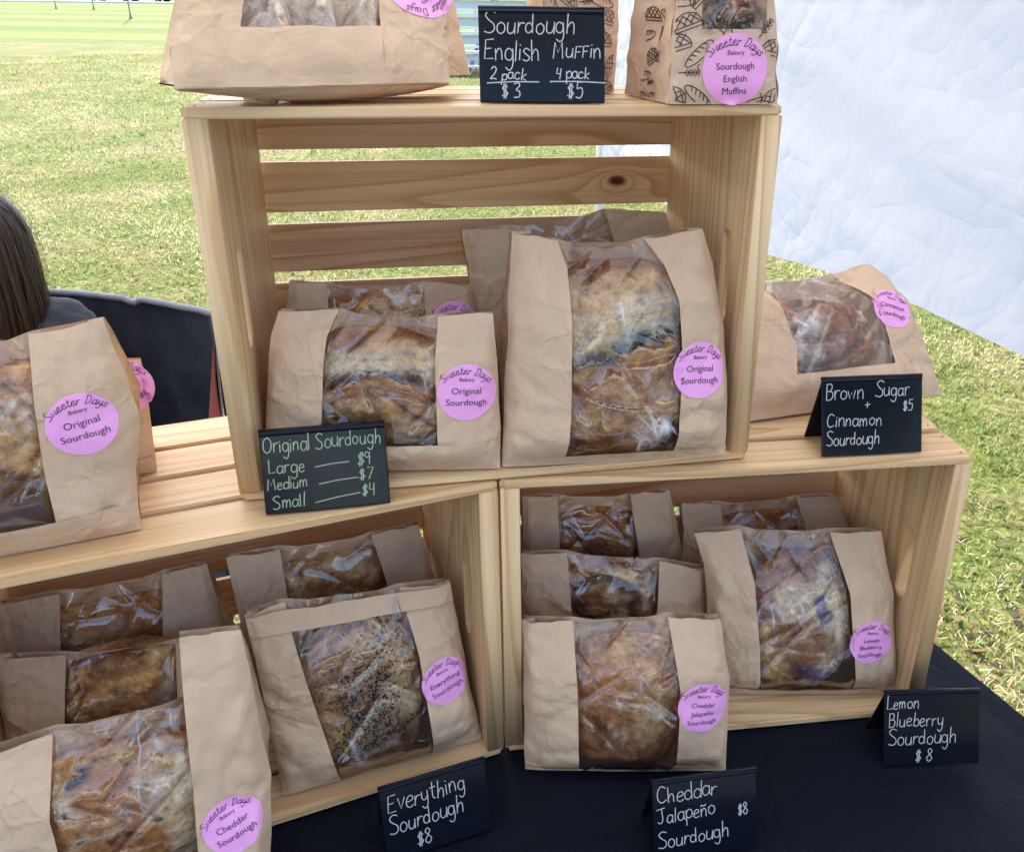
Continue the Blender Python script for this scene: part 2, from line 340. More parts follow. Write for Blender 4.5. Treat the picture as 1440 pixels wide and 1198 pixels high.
# ------------------------------------------------------------------ lettering
G = {
'a': (.56, ['c48,42 30,56 10,44 7,15 24,0 42,12 48,40', 'c48,54 48,14 57,0']),
'b': (.56, ['l10,100 10,0', 'c10,34 30,55 50,40 50,12 30,0 10,10']),
'c': (.52, ['c46,46 28,57 9,38 10,10 29,0 48,10']),
'd': (.58, ['c47,38 28,54 9,40 8,12 26,0 44,12 48,36', 'l48,100 49,0']),
'e': (.54, ['c8,27 30,31 44,40 36,56 18,52 7,30 12,7 30,0 48,10']),
'f': (.46, ['c47,90 34,100 21,84 20,0', 'l4,52 40,54']),
'g': (.56, ['c47,40 28,55 9,42 8,14 26,1 44,12 47,36', 'c48,52 48,-18 30,-44 8,-30']),
'h': (.56, ['l9,100 10,0', 'c10,28 28,54 44,44 47,0']),
'i': (.24, ['l10,52 10,0', 'l10,74 11,70']),
'j': (.3, ['c18,52 18,-20 2,-36']),
'k': (.54, ['l10,100 10,0', 'l44,54 11,24 46,0']),
'l': (.24, ['l9,100 10,0']),
'm': (.76, ['l8,54 8,0', 'c8,28 20,54 32,44 34,0', 'c34,28 48,54 60,44 62,0']),
'n': (.56, ['l8,54 8,0', 'c8,28 26,55 42,44 45,0']),
'ñ': (.56, ['l8,54 8,0', 'c8,28 26,55 42,44 45,0', 'c4,70 16,80 30,72 44,82']),
'o': (.56, ['c28,56 9,42 8,14 27,0 47,14 47,42 28,56']),
'p': (.56, ['l10,54 11,-42', 'c10,34 30,56 50,42 48,12 28,2 11,12']),
'r': (.46, ['l8,54 9,0', 'c9,28 22,52 42,52']),
's': (.48, ['c42,48 22,57 8,44 24,29 42,14 24,0 5,7']),
't': (.42, ['c20,88 20,14 36,0', 'l3,60 38,62']),
'u': (.58, ['c8,54 8,14 24,0 42,12 46,34', 'l47,54 49,0']),
'v': (.48, ['l4,54 22,0 42,54']),
'w': (.68, ['l4,54 18,2 32,44 46,2 60,54']),
'y': (.56, ['c8,54 10,16 28,6 44,22', 'c47,54 46,-18 28,-44 8,-28']),
'S': (.68, ['c60,92 34,102 10,84 26,60 52,40 56,14 34,-1 4,6']),
'E': (.66, ['l56,100 10,94 10,0 60,4', 'l10,50 44,54']),
'M': (.80, ['l6,0 14,98 36,36 62,98 70,0']),
'F': (.50, ['l44,72 8,68 8,0', 'l8,36 36,40']),
'O': (.78, ['c38,100 10,76 10,24 36,0 64,22 66,72 38,100']),
'L': (.58, ['l12,100 8,4 52,6']),
'B': (.64, ['l10,98 10,0', 'c10,96 40,96 46,74 34,56 12,52', 'c12,52 46,50 54,26 40,4 8,0']),
'C': (.68, ['c60,88 36,102 12,76 10,28 32,0 64,14']),
'J': (.64, ['l4,92 62,98', 'c38,94 42,24 26,0 6,10']),
'D': (.72, ['l14,98 12,0', 'c4,94 40,100 62,66 52,16 12,0']),
'2': (.58, ['c8,80 26,100 46,82 36,46 6,4 30,6 52,2']),
'3': (.56, ['c8,92 36,100 46,78 22,54 46,38 42,6 6,4']),
'4': (.56, ['l12,96 8,46 46,48', 'l44,92 42,0']),
'5': (.58, ['l50,96 14,94 12,56', 'c12,56 42,60 48,26 32,0 6,6']),
'7': (.54, ['l4,92 48,96 20,0']),
'8': (.58, ['c46,80 28,100 10,82 28,54 50,26 28,-2 6,22 26,52 46,80']),
'9': (.54, ['c44,84 22,100 8,72 26,54 44,74', 'l46,96 42,0']),
'$': (.58, ['c48,74 28,86 10,66 30,48 50,30 30,8 6,16', 'l22,98 22,-6', 'l36,98 36,-6']),
'+': (.6, ['l28,66 26,10', 'c4,38 30,36 54,44']),
' ': (.34, []),
}
def catmull(pts, n=5):
    P = [pts[0]] + pts + [pts[-1]]; out = []
    for i in range(1, len(P) - 2):
        p0, p1, p2, p3 = [np.array(q) for q in P[i - 1:i + 3]]
        for k in range(n):
            t = k / n; out.append(.5 * ((2 * p1) + (-p0 + p2) * t + (2 * p0 - 5 * p1 + 4 * p2 - p3) * t * t + (-p0 + 3 * p1 - 3 * p2 + p3) * t ** 3))
    out.append(np.array(P[-2])); return out
def strokes(text, x, y, size, slant=0., rot=0., jit=.0, spacing=1., narrow=.86):
    """polylines in the plane for one handwritten line"""
    rs = random.Random(hash_text(text)); res = []; cx = 0
    cr, sr = math.cos(rot), math.sin(rot)
    for ch in text:
        adv, ss = G[ch]; jy = rs.uniform(-jit, jit); js = 1 + rs.uniform(-jit, jit) * 1.6; gr = rs.uniform(-.09, .07)
        for s in ss:
            pts = [tuple(float(v) / 100 for v in q.split(',')) for q in s[1:].split()]
            pl = catmull(pts) if s[0] == 'c' else [np.array(p) for p in pts]
            o = []
            for p in pl:
                px = (cx + p[0] * js + p[1] * (slant - gr)) * size * narrow; py = (p[1] * js + jy + p[0] * gr) * size
                o.append((x + px * cr - py * sr, y + px * sr + py * cr))
            res.append(o)
        cx += adv * spacing
    return res
def hash_text(t):
    h = 7
    for c in t: h = (h * 31 + ord(c)) % 100003
    return h
def script_arc(text, cx, cy, rad, size, a0, a1, slant=.35):
    """flowing script set along an arc (angles in degrees, left to right)"""
    tot = sum(G[c][0] for c in text); res = []; run = 0
    for i, ch in enumerate(text):
        adv, ss = G[ch]; mid = (run + adv / 2) / tot; a = R(a0 + (a1 - a0) * mid); run += adv
        bx, by = cx + rad * math.cos(a), cy + rad * math.sin(a); t = a - math.pi / 2
        al = list(ss)
        if ch not in ' ' and ch.islower(): al.append('l-4,4 8,14'); (al.append('l%d,0 %d,12' % (adv * 100 - 10, adv * 100 + 4)) if ch not in 'rs' else None)
        for s in al:
            pts = [tuple(float(v) / 100 for v in q.split(',')) for q in s[1:].split()]
            pl = catmull(pts) if s[0] == 'c' else [np.array(p) for p in pts]
            o = []
            for p in pl:
                lx = (p[0] - adv / 2 + p[1] * slant) * size; ly = p[1] * size * 1.05
                o.append((bx + lx * math.cos(t) - ly * math.sin(t), by + lx * math.sin(t) + ly * math.cos(t)))
            res.append(o)
    return res
def ribbon(pl, w, caps=True):
    """2D ribbon -> verts, quads"""
    pts = [np.array(p) for p in pl]
    q = [pts[0]]
    for p in pts[1:]:
        if np.linalg.norm(p - q[-1]) > 1e-5: q.append(p)
    pts = q
    if len(pts) < 2: return [], []
    V = []; F = []
    d0 = norm(pts[0] - pts[1]); d1 = norm(pts[-1] - pts[-2])
    pts = [pts[0] + d0 * w * .35] + pts[0:] + [pts[-1] + d1 * w * .35]
    for i, p in enumerate(pts):
        d = pts[min(i + 1, len(pts) - 1)] - pts[max(i - 1, 0)]; d = d / (np.linalg.norm(d) + 1e-12)
        nn = np.array([-d[1], d[0]]); ww = w * (.5 if i in (0, len(pts) - 1) else 1) / 2
        V += [p + nn * ww, p - nn * ww]
    for i in range(len(pts) - 1): F.append((2 * i, 2 * i + 1, 2 * i + 3, 2 * i + 2))
    return V, F
def ribbons(pls, w):
    return join([ribbon(p, w) for p in pls if len(p) > 1])
def subdiv(pls, step):
    out = []
    for pl in pls:
        o = [np.array(pl[0])]
        for p in pl[1:]:
            p = np.array(p); d = np.linalg.norm(p - o[-1]); k = max(1, int(d / step)); a = o[-1]
            for j in range(1, k + 1): o.append(a + (p - a) * j / k)
        out.append(o)
    return out
_fontcache = {}
def font_mesh(text, size):
    key = text
    if key not in _fontcache:
        cu = bpy.data.curves.new('text', 'FONT'); cu.body = text; cu.align_x = 'CENTER'; cu.size = 1; cu.resolution_u = 3; cu.offset = 0
        o = bpy.data.objects.new('text', cu); COL.objects.link(o); dg = bpy.context.evaluated_depsgraph_get()
        me = bpy.data.meshes.new_from_object(o.evaluated_get(dg))
        _fontcache[key] = ([(v.co.x, v.co.y) for v in me.vertices], [tuple(p.vertices) for p in me.polygons])
        bpy.data.objects.remove(o); bpy.data.meshes.remove(me)
    V, F = _fontcache[key]; return [(x * size, y * size) for x, y in V], F

# ================================================================== STRUCTURE: ground, road, table, tent
def gz(x, y):
    """ground height: level round the stall, the playing field rises gently behind"""
    y = np.asarray(y, float); return .038 * np.maximum(0, y - 2.2) * sstep(2.0, 6.0, y)

def ground_mat():
    m, nt, out = newmat('lawn'); b = N(nt, 'ShaderNodeBsdfPrincipled'); tc = N(nt, 'ShaderNodeTexCoord')
    P = tc.outputs['Object']
    n1 = N(nt, 'ShaderNodeTexNoise'); n1.inputs['Scale'].default_value = 1.1; n1.inputs['Detail'].default_value = 6; L(nt, P, n1.inputs['Vector'])
    n2 = N(nt, 'ShaderNodeTexNoise'); n2.inputs['Scale'].default_value = 26; n2.inputs['Detail'].default_value = 7; n2.inputs['Roughness'].default_value = .7; L(nt, P, n2.inputs['Vector'])
    n3 = N(nt, 'ShaderNodeTexNoise'); n3.inputs['Scale'].default_value = 5; n3.inputs['Detail'].default_value = 5; L(nt, P, n3.inputs['Vector'])
    c = ramp(nt, n1.outputs[0], [(.36, (.27, .23, .12)), (.47, (.22, .22, .085)), (.60, (.15, .19, .05))])
    c2 = ramp(nt, n2.outputs[0], [(.38, (.35, .45, .25)), (.52, (1, 1, .9)), (.66, (1.75, 1.6, 1.5))])
    c = mixrgb(nt, 1.0, c, c2, 'MULTIPLY')
    soil = ramp(nt, n3.outputs[0], [(.60, (0, 0, 0)), (.72, (1, 1, 1))]); c = mixrgb(nt, math_n(nt, 'MULTIPLY', soil, .75), c, (.27, .20, .13)); c = mixrgb(nt, 1.0, c, (.72, .70, .68), 'MULTIPLY')
    sp = N(nt, 'ShaderNodeSeparateXYZ'); L(nt, P, sp.inputs[0])
    # the far pitch is mown in stripes and greener
    yy = math_n(nt, 'ADD', sp.outputs[1], math_n(nt, 'MULTIPLY', sp.outputs[0], .10))
    fl = math_n(nt, 'FRACT', math_n(nt, 'MULTIPLY', yy, .135)); st = ramp(nt, fl, [(0, (.09, .135, .022)), (.45, (.07, .12, .018)), (.55, (.135, .165, .034)), (.95, (.135, .165, .034)), (1, (.09, .135, .022))])
    st = mixrgb(nt, .45, st, mixrgb(nt, 1.0, st, c2, 'MULTIPLY'))
    far = N(nt, 'ShaderNodeMapRange'); far.inputs[1].default_value = 24.; far.inputs[2].default_value = 27.; L(nt, math_n(nt, 'ADD', yy, math_n(nt, 'MULTIPLY', n1.outputs[0], 2.)), far.inputs[0])
    c = mixrgb(nt, far.outputs[0], c, st)
    L(nt, c, b.inputs['Base Color']); b.inputs['Roughness'].default_value = .9; b.inputs['Specular IOR Level'].default_value = .1
    bp = N(nt, 'ShaderNodeBump'); bp.inputs['Distance'].default_value = .04; bp.inputs['Strength'].default_value = .8; L(nt, n2.outputs[0], bp.inputs['Height']); L(nt, bp.outputs[0], b.inputs['Normal'])
    L(nt, b.outputs[0], out.inputs[0]); return m
ys = np.concatenate([np.array([-60, -20, -6, 0, 1.5]), np.linspace(2, 10, 40), np.linspace(11, 100, 60), np.array([150, 300, 700])])
xs = np.concatenate([np.array([-500, -150]), np.linspace(-60, 40, 41), np.array([120, 400])])
GX, GY = np.meshgrid(xs, ys, indexing='ij'); GZ = gz(GX, GY)
tag(mesh('ground', np.stack([GX, GY, GZ], -1), grid_faces(len(xs), len(ys)), ground_mat(), None, True), kind='structure')

# road at the far end of the field
FARY = 78.0
asph = simple('asphalt', (.06, .06, .065), .9, var=.2, bump=(4, .01))
kerbm = simple('kerb_concrete', (.62, .60, .56), .8, var=.1)
def strip(name, y0, y1, dz, mat, x0=-130, x1=60, thick=0.0):
    xx = np.linspace(x0, x1, 40); V = []
    for y, z in ((y0, -.02), (y0, dz), (y1, dz)):
        for x in xx: V.append((x, y - .03 * x, gz(x, y - .03 * x) + z))
    return tag(mesh(name, V, grid_faces(3, 40), mat), kind='structure')
strip('kerb', FARY - 1.4, FARY - .2, .14, kerbm)
strip('road', FARY - .2, FARY + 9, .05, asph)

# grass blades
def blades(n, rmin, rmax, amin, amax, h, w, segs, seed, clump=.5):
    g = np.random.default_rng(seed)
    r = np.sqrt(g.uniform(rmin ** 2, rmax ** 2, n)); a = g.uniform(amin, amax, n)
    x = r * np.sin(a); y = r * np.cos(a)
    den = fbm(np.stack([x * 5, y * 5, np.full(n, 3.3)], -1), 3)
    den2 = fbm(np.stack([x * 1.1, y * 1.1, np.full(n, 8.3)], -1), 2)
    keep = g.uniform(-.9, .7, n) < den + den2 * .7 + .22
    x, y, den, den2, r = x[keep], y[keep], den[keep], den2[keep], r[keep]; n = len(x)
    z = gz(x, y); hh = h * g.uniform(.45, 1.25, n) * (1 + .5 * den); ww = w * g.uniform(.6, 1.4, n)
    th = g.uniform(0, 2 * np.pi, n); dx, dy = np.cos(th), np.sin(th); ph = g.uniform(0, 2 * np.pi, n); lean = g.uniform(.2, 1.1, n)
    lx, ly = np.cos(ph) * lean, np.sin(ph) * lean
    B = np.stack([x, y, z - .003], -1); W = np.stack([dx, dy, dx * 0], -1) * ww[:, None] / 2
    Ld = np.stack([lx, ly, dx * 0], -1)
    def at(t): return B + Ld * (hh * t * t)[:, None] + np.stack([x * 0, x * 0, hh * t * (1 - .25 * lean * t)], -1)
    if segs == 2:
        V = np.stack([B - W, B + W, at(.55) + W * .8, at(.55) - W * .8, at(1.)], 1).reshape(-1, 3); per = 5
        k = np.arange(n)[:, None] * 5; F3 = k + np.array([[3, 2, 4]]); F4 = k + np.array([[0, 1, 2, 3]])
    else:
        V = np.stack([B - W, B + W, at(1.)], 1).reshape(-1, 3); per = 3
        k = np.arange(n)[:, None] * 3; F3 = k + np.array([[0, 1, 2]]); F4 = None
    dry = g.uniform(0, 1, n) + .35 * den2 - .1
    col = mixc((.22, .28, .07), (.42, .42, .16), g.uniform(0, 1, n)); col = mixc(col, (.64, .57, .36), sstep(.55, .90, dry + .35 * den2)); col = mixc(col, (.09, .15, .03), sstep(.25, .0, dry) * .8)
    return V, F3, F4, np.repeat(col, per, 0)
def grass_obj(specs):
    Vs, T, Q, C = [], [], [], []; off = 0
    for s in specs:
        V, f3, f4, c = blades(*s); Vs.append(V); T.append(f3 + off); C.append(c)
        if f4 is not None: Q.append(f4 + off)
        off += len(V)
    V = np.concatenate(Vs); T = np.concatenate(T); Q = np.concatenate(Q) if Q else np.zeros((0, 4), int); C = np.concatenate(C)
    me = bpy.data.meshes.new('grass'); me.vertices.add(len(V)); me.vertices.foreach_set('co', V.ravel())
    nl = T.size + Q.size; me.loops.add(nl); me.loops.foreach_set('vertex_index', np.concatenate([T.ravel(), Q.ravel()]).astype(np.int32))
    me.polygons.add(len(T) + len(Q)); ls = np.concatenate([np.arange(len(T)) * 3, T.size + np.arange(len(Q)) * 4]).astype(np.int32)
    me.polygons.foreach_set('loop_start', ls); me.update(calc_edges=True); me.validate()
    ca = me.color_attributes.new('tint', 'FLOAT_COLOR', 'POINT'); c4 = np.ones((len(V), 4)); c4[:, :3] = C; ca.data.foreach_set('color', c4.ravel())
    return link('grass', me, M['grass'])
go = grass_obj([(120000, 1.2, 4.2, R(-42), R(40), .030, .0042, 2, 1), (150000, 4.0, 9.0, R(-42), R(30), .030, .006, 2, 2),
                (130000, 9.0, 24.0, R(-40), R(6), .040, .016, 1, 3)])
tag(go, 'short sunlit grass blades, part green and part dry', 'grass', kind='stuff')

gW = np.random.default_rng(77); V, F, C = [], [], []
for k in range(420):           # broad leaved weeds in rosettes
    r_ = gW.uniform(1.5, 7.0); a_ = gW.uniform(R(-40), R(38)); cx_, cy_ = r_ * math.sin(a_), r_ * math.cos(a_); cz_ = float(gz(cx_, cy_)); cc = mixc((.10, .20, .04), (.20, .30, .07), np.array(gW.uniform()))
    for j in range(int(gW.integers(4, 9))):
        t = gW.uniform(0, 6.28); ln_ = gW.uniform(.010, .024); wd = ln_ * .28; d_ = np.array([math.cos(t), math.sin(t), 0]); n_ = np.array([-d_[1], d_[0], 0]); b_ = np.array([cx_, cy_, cz_ + .012]); up_ = np.array([0, 0, gW.uniform(.2, .9)])
        o = len(V); V += [b_, b_ + (d_ + up_) * ln_ * .5 + n_ * wd, b_ + (d_ + up_ * .7) * ln_, b_ + (d_ + up_) * ln_ * .5 - n_ * wd]; F += [(o, o + 1, o + 2), (o, o + 2, o + 3)]; C += [cc] * 4
wd_ = mesh('weeds', V, F, M['grass'], None, False, np.array(C)); tag(wd_, 'small broad leaved weeds scattered in the lawn', 'weeds', kind='stuff')
V, F, C = [], [], []
for k in range(700):           # dead leaves, straw and crumbs of soil
    if k < 60: q = onz(gW.normal(165, 22), gW.normal(165, 14), .12)
    elif k < 170: q = onz(gW.normal(1390, 45), gW.normal(840, 80), .0)
    else:
        r_ = gW.uniform(1.5, 9.0); a_ = gW.uniform(R(-40), R(38)); q = np.array([r_ * math.sin(a_), r_ * math.cos(a_), 0])
    z = float(gz(q[0], q[1])) + .016; t = gW.uniform(0, 6.28); straw = k >= 60 and gW.uniform() < .6; l_ = gW.uniform(.010, .026) if straw else gW.uniform(.012, .026); w_ = .0013 if straw else l_ * .45
    d_ = np.array([math.cos(t), math.sin(t), gW.uniform(-.15, .25)]) * l_; n_ = np.array([-math.sin(t), math.cos(t), gW.uniform(-.3, .3)]) * w_; b_ = np.array([q[0], q[1], z]); o = len(V)
    V += [b_ - d_, b_ + n_, b_ + d_, b_ - n_]; F += [(o, o + 1, o + 2), (o, o + 2, o + 3)]; C += [(.72, .62, .42) if straw else ((.05, .035, .022) if gW.uniform() < .6 else (.22, .13, .06))] * 4
tag(mesh('dead_leaves', V, F, M['grass'], None, False, np.array(C)), 'dead leaves and straw lying on the lawn', 'dead leaves', kind='stuff')

# far poles, cars, bleachers
def far_point(px, py, dz=0.0):
    """where the ray of a surveyed pixel meets the sloping ground"""
    d = ray(px, py); t = 1.0
    for _ in range(60000):
        p = CAM + d * t
        if p[2] <= gz(p[0], p[1]) + dz: return p
        t *= 1.0008
    return p
grey = simple('weathered_grey_metal', (.22, .22, .23), .5, .3)
for (px, py, rad, lab) in ((184, 27, .032, 'thickest dark pole standing on the mown pitch'), (79, 13, .03, 'thin dark pole at far left near the parked cars'), (132, 14, .03, 'thin dark pole between the other two on the mown pitch')):
    b0 = far_point(px, py); V, F = tube([b0, b0 + np.array([0, 0, .3]), b0 + np.array([0, 0, 7.])], [rad * 1.6, rad, rad], 10)
    r0 = empty('field_pole', b0, 0, lab, 'pole', 'poles on the playing field')
    mesh('shaft', V, F, grey, r0, True)
    V, F = tube([b0 + np.array([0, 0, -.02]), b0 + np.array([0, 0, .05])], rad * 3, 12); mesh('base_plate', V, F, grey, r0)
glassm = simple('car_glass', (.02, .025, .03), .08); rubber = simple('tyre_rubber', (.02, .02, .02), .8); rimm = simple('rim_metal', (.45, .45, .47), .3, .8)
lampm = simple('headlamp_lens', (.7, .7, .72), .15)
def car(x, col, lab, kindh=1.45, ln=4.5):
    y = FARY + 2.2 - .03 * x; z = float(gz(x, y)) + .05
    root = empty('parked_car', (x, y, z), R(-1.7), lab, 'car', 'cars parked along the far kerb')
    Mx = Matrix.LocRotScale(root.location, root.rotation_euler, None)
    pr = [(-.5, .28), (-.49, .62), (-.42, .78), (-.22, .84), (.28, .86), (.46, .82), (.5, .6), (.5, .3), (.36, .22), (-.36, .22)]
    paint = simple('car_paint_' + lab.split()[0], col, .25, .2)
    def ext(pts, hw, taper=1.0):
        n = len(pts); V = [Mx @ Vector((p[0] * ln, -hw * (taper if p[1] > 1 else 1), p[1])) for p in pts] + [Mx @ Vector((p[0] * ln, hw * (taper if p[1] > 1 else 1), p[1])) for p in pts]
        F = [tuple(range(n)), tuple(range(n, 2 * n))[::-1]] + [(i, i + n, (i + 1) % n + n, (i + 1) % n) for i in range(n)]
        return [tuple(v) for v in V], F
    V, F = ext(pr, .88); mesh('body', V, F, paint, root)
    V, F = ext([(-.24, .83), (-.12, kindh - .08), (-.04, kindh), (.24, kindh), (.34, kindh - .1), (.42, .84)], .80, .82); mesh('cabin', V, F, paint, root)
    V, F = ext([(-.20, .87), (-.10, kindh - .12), (.22, kindh - .12), (.33, .88)], .807, .90); mesh('window', V, F, glassm, root)
    for sx in (-.32, .32):
        for sy in (-1, 1):
            c = Mx @ Vector((sx * ln, sy * .80, .31)); ax = Mx.to_3x3() @ Vector((0, 1, 0))
            V, F = tube([np.array(c - ax * .11), np.array(c + ax * .11)], .31, 16); w = mesh('wheel', V, F, rubber, root)
            V, F = tube([np.array(c + ax * sy * .105), np.array(c + ax * sy * .118)], .19, 12); mesh('rim', V, F, rimm, w)
    for sy in (-.6, .6):
        c = Mx @ Vector((-.495 * ln, sy, .66)); ax = Mx.to_3x3() @ Vector((1, 0, 0))
        V, F = tube([np.array(c - ax * .03), np.array(c + ax * .03)], .10, 10); mesh('headlight', V, F, lampm, root)
for x, col, lab, kh in ((-57, (.55, .57, .60), 'silver car parked leftmost beyond the field', 1.45), (-51.4, (.7, .7, .7), 'white car parked second from left beyond the field', 1.5),
                    (-45.6, (.02, .17, .13), 'green car parked behind the thin poles', 1.45), (-39.9, (.03, .05, .16), 'navy blue car parked by the field', 1.5),
                    (-34.2, (.05, .06, .12), 'dark slate car parked next to the navy one', 1.6), (-28.4, (.8, .8, .8), 'bright white van parked rightmost by the kerb', 1.75), (-22, (.3, .3, .33), 'grey car hidden mostly behind the top bag', 1.5)):
    car(x, col, lab, kh)
# bleachers seen between the sign and the lying bag
alu = simple('bleacher_aluminium', (.55, .60, .68), .35, .5)
bp0 = far_point(648, 108); br = empty('bleachers', bp0, R(-6), 'silver aluminium bleachers standing on the grass behind the stall', 'bleachers')
MB = Matrix.LocRotScale(br.location, br.rotation_euler, None)
for k in range(9):
    for nm, yy, zz, sy, sz in (('seat', k * .65 + .3, .42 + .33 * k, .26, .05), ('footboard', k * .65, .18 + .33 * k, .30, .04), ('riser', k * .65 + .42, .30 + .33 * k, .03, .16)):
        bm = bmesh.new(); box_bm(bm, 6.5, sy, sz, MB @ Matrix.Translation((2.4, yy, zz))); bm_obj(nm, bm, alu, br)
for k in range(8):
    bm = bmesh.new(); p0 = Vector((-.75 + k * .9, 0, .05)); p1 = Vector((-.75 + k * .9, 5.8, 3.0)); d = p1 - p0
    box_bm(bm, .06, d.length, .08, MB @ Matrix.Translation((p0 + p1) / 2 - Vector((0, 0, .03))) @ Matrix.Rotation(math.atan2(d.z, d.y), 4, 'X')); bm_obj('beam', bm, alu, br)
    for j in (1, 3, 5):
        bm = bmesh.new(); hh = .05 + 2.95 * j / 5.8; box_bm(bm, .05, .05, hh + .15, MB @ Matrix.Translation((-.75 + k * .9, j, hh / 2 - .04))); bm_obj('post', bm, alu, br)

# unseen trees added behind the viewer to darken what film and signs reflect
leafm = tint_mat('tree_leaves', .6, 3, 0, .2, .2, trans=.25); barkm = simple('tree_bark', (.10, .075, .055), .9, bump=(12, .01), var=.3)
def tree(x, y, h, sd, lab):
    g = np.random.default_rng(sd); rt = empty('reflection_tree', (x, y, 0), 0, lab, 'tree', 'unseen trees added for reflections')
    v, f = tube([(x, y, -.1), (x + .05, y, h * .3), (x + .1, y + .05, h * .7)], [h * .035, h * .026, h * .012], 8); mesh('trunk', v, f, barkm, rt, True)
    for k in range(4):
        a = g.uniform(0, 6.28); v, f = tube([(x, y, h * .3), (x + math.cos(a) * h * .15, y + math.sin(a) * h * .15, h * .5), (x + math.cos(a) * h * .28, y + math.sin(a) * h * .28, h * .68)], [h * .016, h * .011, h * .005], 6); mesh('limb', v, f, barkm, rt, True)
    n = 6000; d = g.normal(size=(n, 3)); d /= np.linalg.norm(d, axis=1)[:, None]; r = (g.uniform(0, 1, n) ** .4) * (.72 + .38 * fbm(d * 2.2 + sd, 2))
    c = np.array([x, y, h * .62]) + d * r[:, None] * np.array([h * .36, h * .36, h * .40]); c[:, 2] = np.maximum(c[:, 2], h * .16)
    t1 = g.normal(size=(n, 3)); t1 /= np.linalg.norm(t1, axis=1)[:, None]; t2 = np.cross(t1, g.normal(size=(n, 3))); t2 /= np.linalg.norm(t2, axis=1)[:, None]; s_ = .11 * g.uniform(.7, 1.5, n)[:, None]
    V = np.stack([c - t1 * s_, c + t2 * s_ * .6, c + t1 * s_, c - t2 * s_ * .6], 1).reshape(-1, 3); F = (np.arange(n)[:, None] * 4 + np.arange(4)).tolist()
    mesh('crown', V, F, leafm, rt, False, np.repeat(mixc((.035, .07, .015), (.09, .13, .03), g.uniform(0, 1, n)), 4, 0))
for k in range(9): tree(-20 + k * 4.6 + (k % 3) * .8, -15 - (k * 7 % 5) * .9, 6.5 + (k * 5 % 4) * .8, 100 + k, 'unseen tree added for reflections, number %s from the west in the row behind the viewer' % ('one two three four five six seven eight nine'.split()[k]))

# ---- tent
def fabric_mat(name, col, trans, bump=0.0):
    m, nt, out = newmat(name); d = N(nt, 'ShaderNodeBsdfPrincipled'); d.inputs['Base Color'].default_value = (*col, 1); d.inputs['Roughness'].default_value = .55; d.inputs['Specular IOR Level'].default_value = .3
    t = N(nt, 'ShaderNodeBsdfTranslucent'); t.inputs[0].default_value = (*col, 1); mx = N(nt, 'ShaderNodeMixShader'); mx.inputs[0].default_value = trans
    if bump:
        tc = N(nt, 'ShaderNodeTexCoord'); n = N(nt, 'ShaderNodeTexNoise'); n.inputs['Scale'].default_value = 3.5; n.inputs['Detail'].default_value = 3; L(nt, tc.outputs['Object'], n.inputs['Vector'])
        wv = N(nt, 'ShaderNodeVectorMath', operation='MULTIPLY_ADD'); L(nt, n.outputs[1], wv.inputs[0]); wv.inputs[1].default_value = (.06,) * 3; L(nt, tc.outputs['Object'], wv.inputs[2]); hsum = None
        for ry, sx, sz, am, sd in ((.5, 12, 4.5, 1., 0), (-.6, 13, 5., .9, 3), (1.25, 15, 5., .8, 6), (.1, 26, 11, .45, 9), (-1.1, 24, 12, .45, 12), (1.4, 3.2, 1.1, 1.6, 15)):
            m1 = N(nt, 'ShaderNodeMapping'); m1.inputs['Rotation'].default_value = (ry, ry * .3, 0); L(nt, wv.outputs[0], m1.inputs[0])
            m2 = N(nt, 'ShaderNodeMapping'); m2.inputs['Scale'].default_value = (sx, sx, sz); m2.inputs['Location'].default_value = (sd, sd, sd); L(nt, m1.outputs[0], m2.inputs[0])
            q = N(nt, 'ShaderNodeTexNoise'); q.inputs['Scale'].default_value = 1; q.inputs['Detail'].default_value = 0; L(nt, m2.outputs[0], q.inputs['Vector'])
            q = math_n(nt, 'MULTIPLY', math_n(nt, 'POWER', math_n(nt, 'ABSOLUTE', math_n(nt, 'SUBTRACT', q.outputs[0], .5)), .75), am); hsum = q if hsum is None else math_n(nt, 'ADD', hsum, q)
        mk = N(nt, 'ShaderNodeTexNoise'); mk.inputs['Scale'].default_value = 2.2; L(nt, tc.outputs['Object'], mk.inputs['Vector']); hsum = math_n(nt, 'MULTIPLY', hsum, ramp(nt, mk.outputs[0], [(.35, (.35, .35, .35)), (.6, (1, 1, 1))]))
        b = N(nt, 'ShaderNodeBump'); b.inputs['Distance'].default_value = bump; L(nt, hsum, b.inputs['Height']); L(nt, b.outputs[0], d.inputs['Normal']); L(nt, b.outputs[0], t.inputs['Normal'])
    L(nt, d.outputs[0], mx.inputs[1]); L(nt, t.outputs[0], mx.inputs[2]); L(nt, mx.outputs[0], out.inputs[0]); return m
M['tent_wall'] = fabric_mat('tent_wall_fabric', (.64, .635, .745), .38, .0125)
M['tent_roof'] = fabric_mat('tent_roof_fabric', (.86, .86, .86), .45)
steel = simple('white_powder_coated_steel', (.7, .7, .7), .35, .2)
TC = np.array([.0956, 2.914, 0.]); TS = 3.0
tent = empty('canopy_tent', TC - TU * TS / 2 - TV * TS / 2, 0, 'white pop-up canopy tent with a crumpled side wall shading the stall', 'tent')
EZ, PZ = 2.12, 2.95
cor = [TC, TC - TU * TS, TC - TU * TS - TV * TS, TC - TV * TS]
peak = TC - TU * TS / 2 - TV * TS / 2 + np.array([0, 0, PZ])
